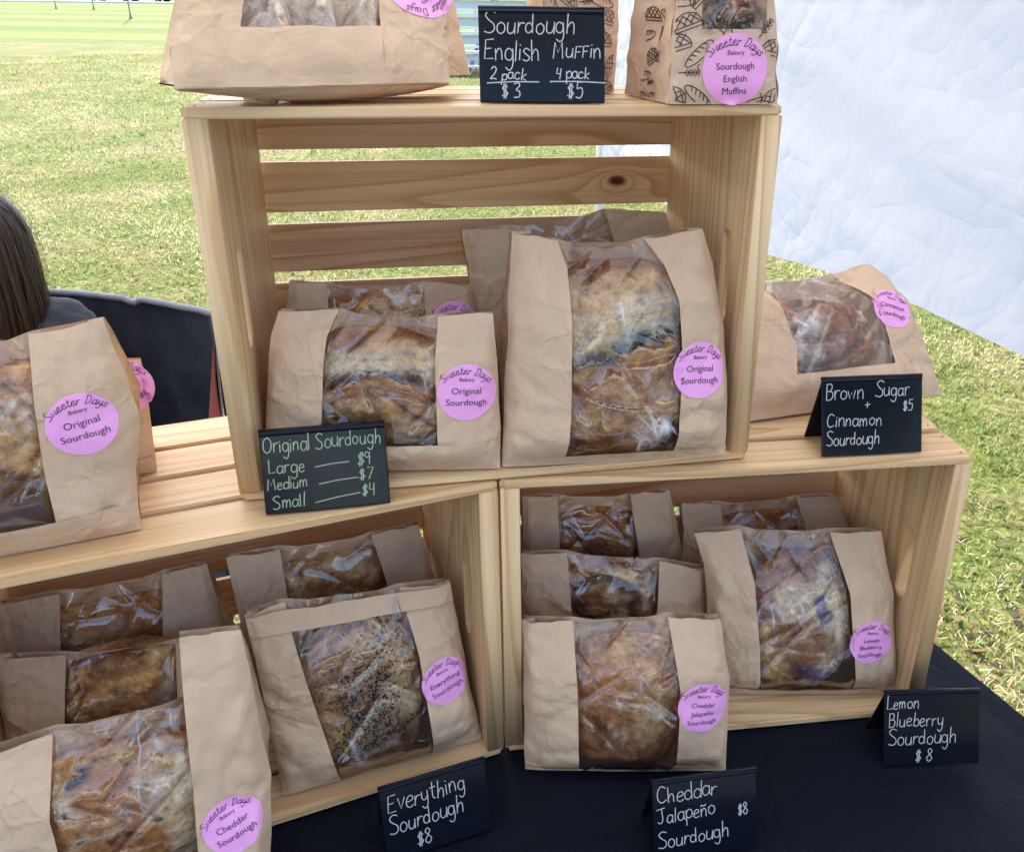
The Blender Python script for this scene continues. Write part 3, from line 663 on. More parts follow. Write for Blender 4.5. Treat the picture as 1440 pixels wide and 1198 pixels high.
for i in range(4):
    a = cor[i] + np.array([0, 0, EZ]); b = cor[(i + 1) % 4] + np.array([0, 0, EZ]); V = []; n = 16
    for s in range(n):
        for t in range(n):
            u = s / (n - 1); v = t / (n - 1); p = (a * (1 - u) + b * u) * (1 - v) + peak * v; p = p.copy(); p[2] -= .10 * math.sin(math.pi * v) * math.sin(math.pi * u); V.append(p)
    mesh('roof_panel', V, grid_faces(n, n), M['tent_roof'], tent, True)
    V = []
    for s in range(60):
        u = s / 59; p = a * (1 - u) + b * u
        for z in (0, -.1, -.2): V.append(p + np.array([0, 0, z]) + TU * .008 * math.sin(u * 50) * (z / -.2))
    mesh('valance', V, grid_faces(60, 3), M['tent_roof'], tent, True)
    c0 = cor[i]; hz = float(gz(c0[0], c0[1]))
    V, F = tube([c0 + np.array([0, 0, hz]), c0 + np.array([0, 0, EZ])], .017, 8); lg = mesh('leg', V, F, steel, tent, True)
    bm = bmesh.new(); box_bm(bm, .09, .09, .012, Matrix.Translation((c0[0], c0[1], hz + .008))); bm_obj('foot_plate', bm, steel, lg)
    V, F = tube([a - [0, 0, .03], (a + b) / 2 - [0, 0, .16], b - [0, 0, .03]], .010, 6); mesh('truss', V, F, steel, tent)
# crumpled side wall (its hem pulled up)
nu, nv = 420, 200
uu, vv = np.meshgrid(np.linspace(-.03, 2.9, nu), np.linspace(0, 1, nv), indexing='ij')
hem = TZ + .25 + .012 * np.sin(uu * 5) + .01 * perlin(np.stack([uu * 4, uu * 0, uu * 0], -1)); zz = hem + (EZ - .02 - hem) * vv
q = np.stack([uu * 3.2, zz * 3.2, uu * 0 + 2.], -1)
warp = perlin(q * .8) * .5
dis = .016 * fbm(np.stack([uu * 1.3 + zz * 2.6, zz * 2.0, uu * 0 + 1.], -1), 2)
fine = 0
for k, (s, a) in enumerate(((4.2, .010), (8.5, .0075), (17., .0042))):
    n_ = perlin(np.stack([uu * s + warp * 2.2 + k * 5, zz * s * 1.0 + warp * 1.5, uu * 0 + 4 + k], -1)); fine = fine + a * (1 - np.abs(n_) * 2.2)
    n_ = perlin(np.stack([(uu * .5 + zz) * s * .8 + 9 * k, (uu - zz * .4) * s * .5 + warp, uu * 0 + 14 + k], -1)); fine = fine + a * .8 * np.abs(n_)
amp = .45 + .65 * sstep(-.5, .5, fbm(np.stack([uu * 1.6, zz * 1.6, uu * 0 + 7.], -1), 2))
dis = dis * 1.5 + fine * amp * .22
P = TC[None, None, :] - TV[None, None, :] * uu[..., None] - TU[None, None, :] * .022 + TU[None, None, :] * dis[..., None]; P[..., 2] = zz
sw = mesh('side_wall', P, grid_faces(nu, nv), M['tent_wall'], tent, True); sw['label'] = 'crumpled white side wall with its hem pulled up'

# added path and stalls, unseen behind the viewer, for film and signs to reflect
pathm = simple('grey_path', (.16, .16, .19), .85, var=.2, bump=(8, .01))
tag(mesh('reflection_path', [(-30, -1.6, .004), (30, -1.6, .004), (30, -6.2, .004), (-30, -6.2, .004)], [(0, 1, 2, 3)], pathm), kind='structure')
darkcloth = simple('stall_cloth', (.03, .03, .05), .8)
def added_stall(x, y, lab, wallc):
    rt = empty('reflection_stall', (x, y, 0), 0, lab, 'market stall', 'unseen stalls added for reflections'); c_ = [(x - 1.5, y + 1.5), (x + 1.5, y + 1.5), (x + 1.5, y - 1.5), (x - 1.5, y - 1.5)]; pk = (x, y, 3.0)
    for i in range(4):
        a, b = c_[i], c_[(i + 1) % 4]; mesh('roof_panel', [(*a, 2.1), (*b, 2.1), pk], [(0, 1, 2)], M['tent_roof'], rt); mesh('valance', [(*a, 2.1), (*b, 2.1), (*b, 1.88), (*a, 1.88)], [(0, 1, 2, 3)], M['tent_roof'], rt)
        v, f = tube([(*a, 0), (*a, 2.1)], .018, 8); mesh('leg', v, f, steel, rt)
    mesh('back_wall', [(*c_[2], .05), (*c_[3], .05), (*c_[3], 2.08), (*c_[2], 2.08)], [(0, 1, 2, 3)], wallc, rt)
    bm = bmesh.new(); box_bm(bm, 2.4, .75, .72, Matrix.Translation((x, y + 1.0, .37)), .01); bm_obj('covered_table', bm, darkcloth, rt)
added_stall(-4.6, -9.4, 'unseen white stall added for reflections across the path, left behind the viewer', M['tent_wall'])
added_stall(-.4, -9.6, 'unseen white stall added for reflections across the path, directly behind the viewer', M['tent_wall'])
added_stall(3.9, -9.3, 'unseen white stall added for reflections across the path, right behind the viewer', M['tent_wall'])

# ---- table and cloth
U2 = np.array([.924, .383]); V2 = np.array([-.383, .924])
def tuv(u, v, z): p = U2 * u + V2 * v; return np.array([p[0], p[1], z])
u0, u1, v0, v1 = -1.08, .749, .16, .93
tb = empty('folding_table', tuv((u0 + u1) / 2, (v0 + v1) / 2, 0), math.atan2(U2[1], U2[0]), 'folding table hidden under the black cloth', 'table')
MT = Matrix.LocRotScale(tb.location, tb.rotation_euler, None)
plast = simple('table_plastic', (.6, .6, .6), .6)
bm = bmesh.new(); box_bm(bm, u1 - u0 - .02, v1 - v0 - .02, .04, MT @ Matrix.Translation((0, 0, TZ - .026)), .006); bm_obj('tabletop', bm, plast, tb)
for sx in (-1, 1):
    for sy in (-1, 1):
        bm = bmesh.new(); box_bm(bm, .03, .03, TZ - .046, MT @ Matrix.Translation((sx * .78, sy * .30, (TZ - .046) / 2))); bm_obj('leg', bm, grey, tb)
def cloth_mat():
    m, nt, out = newmat('navy_black_cloth'); b = N(nt, 'ShaderNodeBsdfPrincipled'); tc = N(nt, 'ShaderNodeTexCoord')
    b.inputs['Base Color'].default_value = (.0045, .006, .012, 1); b.inputs['Roughness'].default_value = .65; b.inputs['Specular IOR Level'].default_value = .12
    n = N(nt, 'ShaderNodeTexNoise'); n.inputs['Scale'].default_value = 7; n.inputs['Detail'].default_value = 4; n.inputs['Distortion'].default_value = 1.0; L(nt, tc.outputs['Object'], n.inputs['Vector'])
    w = N(nt, 'ShaderNodeTexNoise'); w.inputs['Scale'].default_value = 1400; L(nt, tc.outputs['Object'], w.inputs['Vector'])
    bp = N(nt, 'ShaderNodeBump'); bp.inputs['Distance'].default_value = .012; L(nt, math_n(nt, 'ADD', n.outputs[0], math_n(nt, 'MULTIPLY', w.outputs[0], .03)), bp.inputs['Height']); L(nt, bp.outputs[0], b.inputs['Normal'])
    L(nt, b.outputs[0], out.inputs[0]); return m
us = np.concatenate([[u0 - .03, u0 - .02, u0 - .008], np.linspace(u0, u1 - .002, 120), [u1 + .004, u1 + .012, u1 + .022, u1 + .03]])
zs_u = np.concatenate([[-.60, -.3, -.03], np.zeros(120), [-.004, -.03, -.3, -.6]])
vs = np.concatenate([[v0 - .03, v0 - .02, v0 - .008], np.linspace(v0, v1, 60), [v1 + .008, v1 + .02, v1 + .03]])
zs_v = np.concatenate([[-.60, -.3, -.03], np.zeros(60), [-.03, -.3, -.6]])
UU, VV = np.meshgrid(us, vs, indexing='ij'); ZD = np.minimum(zs_u[:, None], zs_v[None, :])
fold = np.where(ZD < -.02, .03 * np.sin((UU + VV) * 26) * (-ZD), 0)
wr = .0016 * np.abs(perlin(np.stack([UU * 9, VV * 5, UU * 0], -1))) * (ZD > -.01)
PX = U2[0] * UU + V2[0] * VV; PY = U2[1] * UU + V2[1] * VV
hem_lift = .0035 * np.exp(-((UU - (u1 - .001)) / .004) ** 2)
PZ_ = TZ + ZD - .002 + hem_lift
tc_ = mesh('tablecloth', np.stack([PX + np.sign(UU) * fold, PY + fold, PZ_ + wr], -1), grid_faces(len(us), len(vs)), cloth_mat(), None, True)
tag(tc_, 'black cloth draped over the table under the wooden crates', 'tablecloth')

# ================================================================== crates
CW, CH, CD, TH, SL = .457, .3187, .2425, .018, .008
def endboard_mesh():
    """solid end board with a slotted hand hole, local: x thickness, y depth, z height"""
    cu = bpy.data.curves.new('b', 'CURVE'); cu.dimensions = '2D'; cu.fill_mode = 'BOTH'; cu.extrude = TH / 2 - .0012; cu.bevel_depth = .0012; cu.bevel_resolution = 1
    def poly(pts):
        s = cu.splines.new('POLY'); s.points.add(len(pts) - 1); s.use_cyclic_u = True
        for p, q in zip(s.points, pts): p.co = (*q, 0, 1)
    y0_, y1_, z0, z1 = .0012, CD - SL - .0012, SL + .0012, CH - SL - .0012
    poly([(y0_, z0), (y1_, z0), (y1_, z1), (y0_, z1)])
    cy, zc_, hl, rr = .052, CH / 2 + .005, .033, .0115; pts = []
    for k in range(13): a = R(180 * k / 12); pts.append((cy + rr * math.cos(a), zc_ + hl + rr * math.sin(a)))
    for k in range(13): a = R(180 + 180 * k / 12); pts.append((cy + rr * math.cos(a), zc_ - hl + rr * math.sin(a)))
    poly(pts)
    o = bpy.data.objects.new('b', cu); COL.objects.link(o); me = bpy.data.meshes.new_from_object(o.evaluated_get(bpy.context.evaluated_depsgraph_get()))
    bpy.data.objects.remove(o)
    for v in me.vertices: v.co = Vector((v.co.z, v.co.x, v.co.y))
    me.update(); return me
EB = endboard_mesh()
def slat_mesh(name, ln, w, t, rz=.004):
    bm = bmesh.new(); box_bm(bm, ln, w, t, Matrix.Identity(4)); 
    es = [e for e in bm.edges if abs(e.verts[0].co.z - e.verts[1].co.z) > t * .5]; bmesh.ops.bevel(bm, geom=es, offset=rz, segments=3, affect='EDGES')
    es = [e for e in bm.edges if abs(e.verts[0].co.z - e.verts[1].co.z) < 1e-6 and len(e.link_faces) == 2 and abs(abs(e.link_faces[0].normal.z) - abs(e.link_faces[1].normal.z)) > .5]
    bmesh.ops.bevel(bm, geom=es, offset=.0013, segments=2, affect='EDGES')
    me = bpy.data.meshes.new(name); bm.to_mesh(me); bm.free(); return me
SLAT = slat_mesh('slat', CW, .0548, SL)
BACK = slat_mesh('back_slat', CW - .0006, .0498, SL)
NAIL = bpy.data.meshes.new('nail'); bm = bmesh.new(); bmesh.ops.create_cone(bm, cap_ends=True, segments=8, radius1=.0011, radius2=.0011, depth=.0006); bm.to_mesh(NAIL); bm.free()
nailm = simple('nail_head', (.12, .10, .09), .5, .6)
NAIL.materials.append(nailm)
def crate(pos, z, label, knots=None):
    x, y, a = pos; root = empty('wooden_crate', (x, y, z), a, label, 'crate', 'pine crates standing on their sides')
    def piece(name, me, mat, loc, rot=(0, 0, 0)):
        o = bpy.data.objects.new(name, me.copy()); o.data.materials.clear(); o.data.materials.append(mat); COL.objects.link(o)
        o.parent = root; o.location = loc; o.rotation_euler = rot; return o
    for k in range(2):
        o = piece('end_board', EB, M['wood_z'], (TH / 2 if k == 0 else CW - TH / 2, 0, 0), (0, 0, 0))
    gap = (CD - 4 * .0548) / 3
    for lvl, zz in (('top', CH - SL / 2), ('bottom', SL / 2)):
        for k in range(4):
            o = piece('slat', SLAT, M['wood_x'], (CW / 2, .0274 + k * (.0548 + gap), zz + random.uniform(-1, 1) * .0002))
            o['label'] = 'long %s slat' % lvl
            if lvl == 'top':
                for ex in (-1, 1):
                    for ey in (-1, 1):
                        n = bpy.data.objects.new('nail', NAIL); COL.objects.link(n); n.parent = o; n.location = (ex * (CW / 2 - .009), ey * .017, SL / 2 + .0001)
    gapb = (CH - 2 * SL - .004 - 5 * .0498) / 4
    for k in range(5):
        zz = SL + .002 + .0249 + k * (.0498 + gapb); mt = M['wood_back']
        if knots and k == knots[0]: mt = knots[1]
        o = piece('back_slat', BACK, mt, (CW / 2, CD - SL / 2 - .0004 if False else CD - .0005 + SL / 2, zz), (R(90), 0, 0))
        o['label'] = 'back slat'
    return root
PT = (-.2783, .6322, .2022); PR = (-.0613, .6741, .1366); PL = (-.4807, .4882, .4160)
crate(PL, TZ + .001, 'lower left pine crate turned toward the right, holding the everything loaf bag')
crate(PR, TZ + .001, 'lower right pine crate holding the lemon blueberry bag', (4, M['wood_knot_low']))
crate(PT, TZ + CH + .002, 'upper pine crate stacked across the two lower crates', (3, M['wood_knot_top']))
def cl(c, x, y, z):
    X, Y, a = c; return np.array([X + x * math.cos(a) - y * math.sin(a), Y + x * math.sin(a) + y * math.cos(a), z])
ZT0 = TZ + .002                 # table surface
ZL = TZ + SL + .0025            # floor inside lower crates
ZH = TZ + CH + .002             # top of the lower crates
ZTI = TZ + CH + SL + .0035      # floor inside upper crate
ZTT = TZ + 2 * CH + .003        # top of upper crate

# ================================================================== bread
CR = dict(dark=(.085, .024, .008), brown=(.34, .105, .024), mid=(.56, .23, .058), gold=(.80, .47, .165), cream=(.90, .72, .46), flour=(.90, .81, .70), purple=(.16, .09, .30))
def loaf(name, c, U, W, Nn, a, b, d, style, seed, label, cat='bread', nu=130, nv=100, rot=0., group=None, fit=None):
    """crusty loaf: centre c, half sizes a (across), b (up), d (depth); front faces along Nn"""
    cr, sr = math.cos(rot), math.sin(rot); U, W = U * cr + W * sr, -U * sr + W * cr
    th = np.linspace(0, 2 * np.pi, nu); ph = np.linspace(.001, np.pi - .001, nv); TH_, PH = np.meshgrid(th, ph, indexing='ij')
    e = .80
    def sp(v): return np.sign(v) * np.abs(v) ** e
    # pole axis = Nn
    X = sp(np.sin(PH)) * sp(np.cos(TH_)); Y = sp(np.sin(PH)) * sp(np.sin(TH_)); Z = np.cos(PH)
    S = np.stack([X * a * 20, Y * b * 20, Z * d * 20 + seed * 7.7], -1)
    S[-1] = S[0]
    n1 = fbm(S * 1.0, 3); n2 = fbm(S * 3.1 + 5, 3); n3 = fbm(S * 9 + 9, 2); n4 = fbm(S * .9 + 31, 2)
    rad = 1 + .05 * n1 + .018 * n2 + .006 * n3
    step = 0; col = mixc(CR['brown'], CR['gold'], sstep(-.5, .6, n1 + .4 * n2)); col = mixc(col, CR['dark'], sstep(.15, .7, -n4 - .3 * n2) * .55)
    fl = sstep(.05, .55, n4 + .5 * n3 + .15 * n2)
    if style in ('ear', 'bigear'):
        y0 = (.14 if style == 'bigear' else .25); cv = y0 + .24 * X * (1 if style == 'bigear' else -.1) - (.0 if style == 'bigear' else .35) * X * X + .07 * n2 + .05 * n3
        dd = Y - cv; front = sstep(-.1, .3, Z)
        up = sstep(0, .02, dd)
        col_up = mixc(CR['cream'], CR['gold'], sstep(.05, .62, dd + .35 * n2)); col_up = mixc(col_up, CR['brown'], sstep(.45, .9, dd + .3 * n1))
        col_lo = mixc(CR['brown'], CR['mid'], sstep(-.5, .4, n1 + n2 * .6)); col_lo = mixc(col_lo, CR['gold'], sstep(.1, .7, -dd * .7 + n2 * .6) * .8); col_lo = mixc(col_lo, CR['flour'], fl * .50)
        col = mixc(col_lo, col_up, up); col = mixc(col, CR['dark'] if style == 'ear' else (.025, .012, .010), front * np.exp(-((dd + .012) / (.058 + .03 * n2)) ** 2) * .98)
        step = front * (np.where(dd < 0, .0075 * np.exp(dd / .22), -.0045 * np.exp(-dd / .16)))
        if style == 'ear':
            s2 = Y - (-.25 - .9 * (X - .25)); col = mixc(col, CR['dark'], front * np.exp(-(s2 / .05) ** 2) * (X > 0) * (Y < .3) * .7); step = step + front * .0035 * np.exp(-((s2 - .09) / .07) ** 2) * (X > 0)
    elif style == 'everything':
        col = mixc(CR['cream'], CR['gold'], sstep(-.5, .2, n1 + .4 * n2)); band = np.exp(-((X * .8 + Y * .5 + .05) / .5) ** 2)
        col = mixc(col, CR['brown'], band * .75 + .35 * sstep(0, .5, n2)); col = mixc(col, CR['cream'], sstep(-.55, -.8, Y + .2 * n2))
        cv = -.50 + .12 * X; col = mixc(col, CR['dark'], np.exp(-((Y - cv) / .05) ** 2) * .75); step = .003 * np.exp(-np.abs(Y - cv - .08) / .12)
    elif style == 'cheddar':
        col = mixc(CR['mid'], CR['gold'], sstep(-.5, .4, n1)); col = mixc(col, CR['cream'], sstep(-.1, .5, n4 + .4 * n2) * .85)
        col = mixc(col, (.42, .13, .035), sstep(.1, .5, -n4 + .3 * n2) * .8); col = mixc(col, CR['dark'], sstep(.42, .6, n2 - .2 * n4) * .9)
    elif style == 'jalapeno':
        cv = -.18 - .42 * np.exp(-((X - .25) / .5) ** 2) + .25 * np.abs(X); dd = Y - cv; col = mixc(CR['mid'], CR['gold'], sstep(-.4, .6, n1 + n2 * .5)); col = mixc(col, CR['flour'], fl * .55)
        col = mixc(col, mixc(CR['brown'], CR['mid'], n2 + .5), sstep(0, -.02, dd)); lo = sstep(-.72, -.78, Y + .08 * n2); col = mixc(col, CR['cream'], lo)
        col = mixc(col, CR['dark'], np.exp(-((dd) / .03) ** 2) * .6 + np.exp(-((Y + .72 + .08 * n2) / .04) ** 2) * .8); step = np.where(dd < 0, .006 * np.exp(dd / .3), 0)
    elif style == 'dark':
        col = mixc(CR['brown'], CR['mid'], sstep(-.7, .4, n1 + .5 * n2)); col = mixc(col, CR['gold'], sstep(-.3, .4, -X * .4 + n4 + .3 * n2) * .75); col = mixc(col, CR['flour'], fl * .35)
    elif style == 'swirl':
        r_ = np.sqrt((X + .2) ** 2 + (Y - .1) ** 2); sw = np.sin(r_ * 11 + np.arctan2(Y, X) + n1 * 2); col = mixc(CR['brown'], CR['mid'], n1 + .5); col = mixc(col, CR['flour'] if seed == 23 else CR['cream'], sstep(-.25, .45, n4 + n2 * .5) * .75); col = mixc(col, CR['dark'], sstep(.5, .95, sw) * (.55 if seed == 23 else .8))
        step = -.003 * sstep(.4, .95, sw)
    elif style == 'lemon':
        col = mixc(CR['gold'], CR['cream'], sstep(-.4, .4, n1)); col = mixc(col, CR['purple'], sstep(.12, .45, fbm(S * 1.9 + 3, 2)) * .9); col = mixc(col, CR['brown'], sstep(.05, .4, n4 + Y * .4) * .8)
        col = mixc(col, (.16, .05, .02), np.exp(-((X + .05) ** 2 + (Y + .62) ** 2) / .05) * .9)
    elif style == 'muffin':
        col = mixc(CR['dark'], CR['brown'], sstep(-.4, .6, n2)); col = mixc(col, (.10, .10, .05), sstep(0, .5, n3) * .5)
    elif style == 'pale':
        col = mixc(CR['cream'], CR['flour'], n1 + .5); col = mixc(col, CR['mid'], sstep(.55, .8, Z * .9 + .2 * n2))
    else:
        col = mixc(col, CR['flour'], fl * .6)
    rim = sstep(.25, -.15, Z)      # underside crust stays browner
    col = mixc(col, CR['brown'], rim * .35)
    P = c + (U * (X * rad * a * 1.26)[..., None] + W * (Y * rad * b * 1.16)[..., None] + Nn * (Z * rad * d)[..., None]) 
    if fit is not None: P = fit(P)
    rel = np.asarray(step) * 1.35 * np.ones_like(X) + (.0020 * n2 + .0009 * n3 - .0075 * (np.max(step) > 0.001) - .0015) * sstep(-.2, .3, Z); P = P + Nn * rel[..., None]
    P[-1] = P[0]; col = np.clip(col, .004, .9)
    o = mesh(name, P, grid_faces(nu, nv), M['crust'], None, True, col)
    o['label'] = label; o['category'] = cat
    if group: o['group'] = group
    if style == 'everything':
        g = np.random.default_rng(seed); Vd, Fd, Vp, Fp = [], [], [], []
        for k in range(4200):
            i = int(g.integers(0, nu - 1)); j = int(min(abs(g.normal(0, .33)) * nv / 1.5, nv * .55)) + 2
            x, y = X[i, j], Y[i, j]
            if y < -.60 + .1 * x or g.uniform() > .06 + .95 * np.exp(-((x * .8 - y * .45 - .05) / .42) ** 2): continue
            p = P[i, j] + (g.normal(size=3)) * .0008 + Nn * .0008; L_ = norm(g.normal(size=3) - Nn * .2) ; s = g.uniform(.0007, .0015)
            A = norm(np.cross(L_, Nn)); B = np.cross(L_, A)
            vs_ = [p + L_ * s * 1.5, p - L_ * s * 1.5, p + A * s * .7, p - A * s * .7, p + B * s * .6, p - B * s * .6]; fs = [(0, 2, 4), (0, 4, 3), (0, 3, 5), (0, 5, 2), (1, 4, 2), (1, 3, 4), (1, 5, 3), (1, 2, 5)]
            if g.uniform() < .55: Fd += [tuple(q + len(Vd) for q in f) for f in fs]; Vd += vs_
            else: Fp += [tuple(q + len(Vp) for q in f) for f in fs]; Vp += vs_
        mesh('seeds', Vd, Fd, M['seed_dark'], o)['kind'] = 'stuff'; mesh('seeds', Vp, Fp, M['seed_pale'], o)['kind'] = 'stuff'
    return o

# ================================================================== bags
class Bag: pass
def plen(P):
    d = np.concatenate([[0], np.cumsum(np.linalg.norm(np.diff(P, axis=0), axis=1))]); return d / d[-1]
def bag(label, A, B, lean, rails, thick=.065, bulge=.014, band=.0, seed=1, top_band=0., win=True, paper='paper', film_sag=.0, crs=.0028, sticker=None, group='kraft bread bags with clear windows', loaf_spec=None, close=1.0, tw=None, name='bread_bag'):
    """A, B base ends in the world; lean back in degrees; rails: four bottom-to-top lines (left edge, window left, window right, right edge),
    each a list of a fraction along the base or surveyed pixels"""
    if paper == 'paper': pm = M['paper']
    else: pm = M['paper_print']
    e = norm(B - A); h = norm(np.cross(e, [0, 0, 1.]))       # h points to the viewer side for left-to-right e
    up = np.array([0, 0, 1.]) * math.cos(R(lean)) - h * math.sin(R(lean)); up = norm(up - e * np.dot(up, e)); n = norm(np.cross(e, up))
    if np.dot(n, CAM - A) < 0: n = -n
    RL = []
    for r in rails:
        pts = []
        for q in r:
            if isinstance(q, (int, float)): pts.append(A + (B - A) * q)
            else: pts.append(onpl(q[0], q[1], A, n))
        RL.append(np.array(pts))
    RL = [(plen(P_), P_) for P_ in RL]
    def rail(k, t):
        l, P_ = RL[k]; t = np.asarray(t); return np.stack([np.interp(t, l, P_[:, i]) for i in range(3)], -1)
    w = np.linalg.norm(B - A); hgt = np.linalg.norm(RL[0][1][-1] - RL[0][1][0])
    def disp(s, t, a_, b_):
        edge = np.clip(1 - np.abs(2 * s - 1) ** 3.2, 0, 1) ** .7
        pr = sstep(-.04, .16, t) * (1 - sstep(.66, 1.04, t) * close)
        return bulge * edge * pr
    S_ = {0: (0., None), 1: None}
    # s coordinate by true position across
    def coords(k0, k1, f, t):
        p0, p1 = rail(k0, t), rail(k1, t); return p0 * (1 - f)[..., None] + p1 * f[..., None]
    def sval(P_, t):
        l_, r_ = rail(0, t), rail(3, t); wd = np.linalg.norm(r_ - l_, axis=-1); return np.clip(np.sum((P_ - l_) * (r_ - l_), -1) / (wd ** 2), 0, 1)
    def patch(k0, k1, t0, t1, nu_, nv_, off, amp, kind, f0=0., f1=1.):
        f, t = np.meshgrid(np.linspace(f0, f1, nu_), np.linspace(t0, t1, nv_), indexing='ij')
        P_ = coords(k0, k1, f, t); s = sval(P_, t); a_ = (P_ - A) @ e; b_ = (P_ - A) @ up
        d = disp(s, t, a_, b_) + off
        fade = sstep(0, .06, t) * sstep(0, .05, s) * sstep(0, .05, 1 - s)
        if kind == 'paper':
            cr_ = crumple(a_, b_, seed, 9., 3, .8) * amp * 3.2 + crumple(a_, b_, seed + 2.3, 24., 3, .75) * amp * 2.0
            side = np.exp(-(s / .10) ** 2) + np.exp(-((1 - s) / .10) ** 2)
            cr_ = cr_ * (.30 + .75 * side + .35 * sstep(.5, .0, t)); d = d + cr_ * (.25 + .75 * fade)
            P_ = P_ + up * ((perlin(np.stack([a_ * 24, b_ * 0, b_ * 0 + seed], -1)) * .0035 + perlin(np.stack([a_ * 70, b_ * 0, b_ * 0 + seed], -1)) * .0012) * sstep(.86, 1, t))[..., None]
            P_ = P_ + e * (perlin(np.stack([b_ * 22, a_ * 0 + (s > .5) * 9, b_ * 0 + seed], -1)) * .0022 * ((s < .02) | (s > .98)))[..., None]
        else:
            ff = f; r1 = np.abs(perlin(np.stack([(a_ + b_ * .8) * 17, (a_ - b_) * 4, a_ * 0 + seed], -1))); r2 = np.abs(perlin(np.stack([(a_ - b_ * .9) * 21, (a_ + b_) * 3.5, a_ * 0 + seed + 4], -1)))
            r3 = np.abs(perlin(np.stack([a_ * 14, b_ * 30, a_ * 0 + seed + 8], -1))); tight = sstep(.0, .25, ff) * sstep(.0, .25, 1 - ff)
            ew = lambda r_, k_: 1 - np.exp(-r_ * k_)
            mk_ = sstep(-.25, .35, perlin(np.stack([a_ * 22, b_ * 22, a_ * 0 + seed + 30], -1)))
            cr_ = (.0040 * ew(r1, 9) * (.25 + .75 * mk_) + .0040 * ew(r2, 9) * (1 - .75 * mk_) + .0012 * ew(r3, 9)) * (1.35 - .6 * tight) - .0030
            d = d + cr_ * (1 + .8 * sstep(.55, 1., t)) * sstep(-.02, .07, ff) * sstep(-.02, .07, 1 - ff) ; sag = film_sag * np.sin(np.pi * ff) * sstep(.6, 1, t) + .004 * perlin(np.stack([a_ * 40, a_ * 0, a_ * 0 + seed], -1)) * sstep(.85, 1, t)
            P_ = P_ - up * np.abs(sag)[..., None]
        return P_ + n * d[..., None], P_, t, s
    base = (A + B) / 2; root = empty(name, base, 0, label, 'bag', group)
    bv = []; bf = []
    def add(nm, P_, nu_, nv_, mat, keep=True):
        o = mesh(nm, P_, grid_faces(nu_, nv_), mat, root, True)
        if keep:
            off = len(bv); bv.extend([tuple(x) for x in P_.reshape(-1, 3)]); bf.extend(grid_faces(nu_, nv_, off))
        return o
    fr_ = {}
    if win:
        if paper == 'paper':
            for k0, k1 in ((0, 1), (4 if len(RL) > 4 else 2, 3)):
                P_, *_r1 = patch(k0, k1, 0, 1, 26, 60, .0, crs, 'paper'); add('front_panel', P_, 26, 60, pm)
            if band > 0:
                P_, *_r1 = patch(1, 2, 0, band, 30, 10, .0002, crs * .6, 'paper'); add('front_panel', P_, 30, 10, pm)
                P_, *_r1 = patch(0, 3, .0, band + .004, 60, 10, .0022, crs * .6, 'paper'); add('bottom_fold', P_, 60, 10, pm)
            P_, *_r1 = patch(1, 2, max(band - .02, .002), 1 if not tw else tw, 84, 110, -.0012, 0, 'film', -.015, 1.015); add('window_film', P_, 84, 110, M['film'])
            if tw:
                P_, *_r1 = patch(1, 2, tw, 1, 30, 12, 0, crs, 'paper'); add('front_panel', P_, 30, 12, pm)
        else:
            t_a, t_b = band, (tw or 1)
            for k0, k1 in ((0, 1), (2, 3)):
                P_, *_r1 = patch(k0, k1, 0, 1, 24, 60, 0, crs, 'paper'); add('front_panel', P_, 24, 60, pm)
            P_, *_r1 = patch(1, 2, 0, t_a, 24, 40, 0, crs * .5, 'paper'); add('front_panel', P_, 24, 40, pm)
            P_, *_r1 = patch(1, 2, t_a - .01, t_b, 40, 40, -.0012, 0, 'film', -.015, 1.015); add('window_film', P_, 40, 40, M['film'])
    if top_band > 0:
        P_, *_r1 = patch(0, 3, 1 - top_band, 1.0, 70, 12, .0060, crs * .8, 'paper'); add('folded_top', P_, 70, 12, pm)
    # body: gusset sides, back, base
    nt_ = 44; t = np.linspace(0, 1, nt_)
    ln_, rn_ = rail(0, t), rail(3, t); tk = thick * (1 - .93 * t ** 1.6) + .003
    hz = norm(n * np.array([1, 1, 0]) if np.linalg.norm((n * [1, 1, 0])) > .3 else h) ; bd = -norm(.55 * hz * (1 if np.dot(hz, n) > 0 else -1) + .45 * n)
    zrow = lambda P_: P_
    inw = e * .013
    def nz_(P_, k): return n * (crumple(P_ @ e, P_ @ up, seed + k, 18., 2) * .0022)[:, None] + e * (crumple(P_ @ up, P_ @ n, seed + k, 16., 2) * .0022 * sstep(0, .1, t))[:, None]
    cols = [ln_]
    for fdep, fin in ((.22, .5), (.48, 1.), (.52, 1.), (.78, .5)):
        q = ln_ + bd * (tk * fdep)[:, None] + inw * (fin * (1 - .5 * (t < .03)))[:, None]
        cols.append(q + nz_(q, fdep * 9))
    for k0, k1 in ((0, 1), (1, 2), (4 if len(RL) > 4 else 2, 3)):
        for f in np.linspace(0, 1, 6):
            q = (rail(k0, t) * (1 - f) + rail(k1, t) * f) + bd * tk[:, None] - up * (.004 if k0 == 1 and 0 < f < 1 else 0); cols.append(q + nz_(q, 3))
    for fdep, fin in ((.78, .5), (.52, 1.), (.48, 1.), (.22, .5)):
        q = rn_ + bd * (tk * fdep)[:, None] - inw * (fin * (1 - .5 * (t < .03)))[:, None]; cols.append(q + nz_(q, fdep * 7))
    cols.append(rn_); Bp = np.stack(cols, 0)
    zb = min(A[2], B[2]) + .0006; low = Bp[:, :, 2] < zb; Bp[:, :, 2] = np.maximum(Bp[:, :, 2], zb); nb = len(cols)
    Fb = grid_faces(nb, nt_) + [tuple(i * nt_ for i in range(nb))]
    mesh('bag_body', Bp, Fb, pm, root, True)
    # sticker
    bvh = BVHTree.FromPolygons(bv, bf)
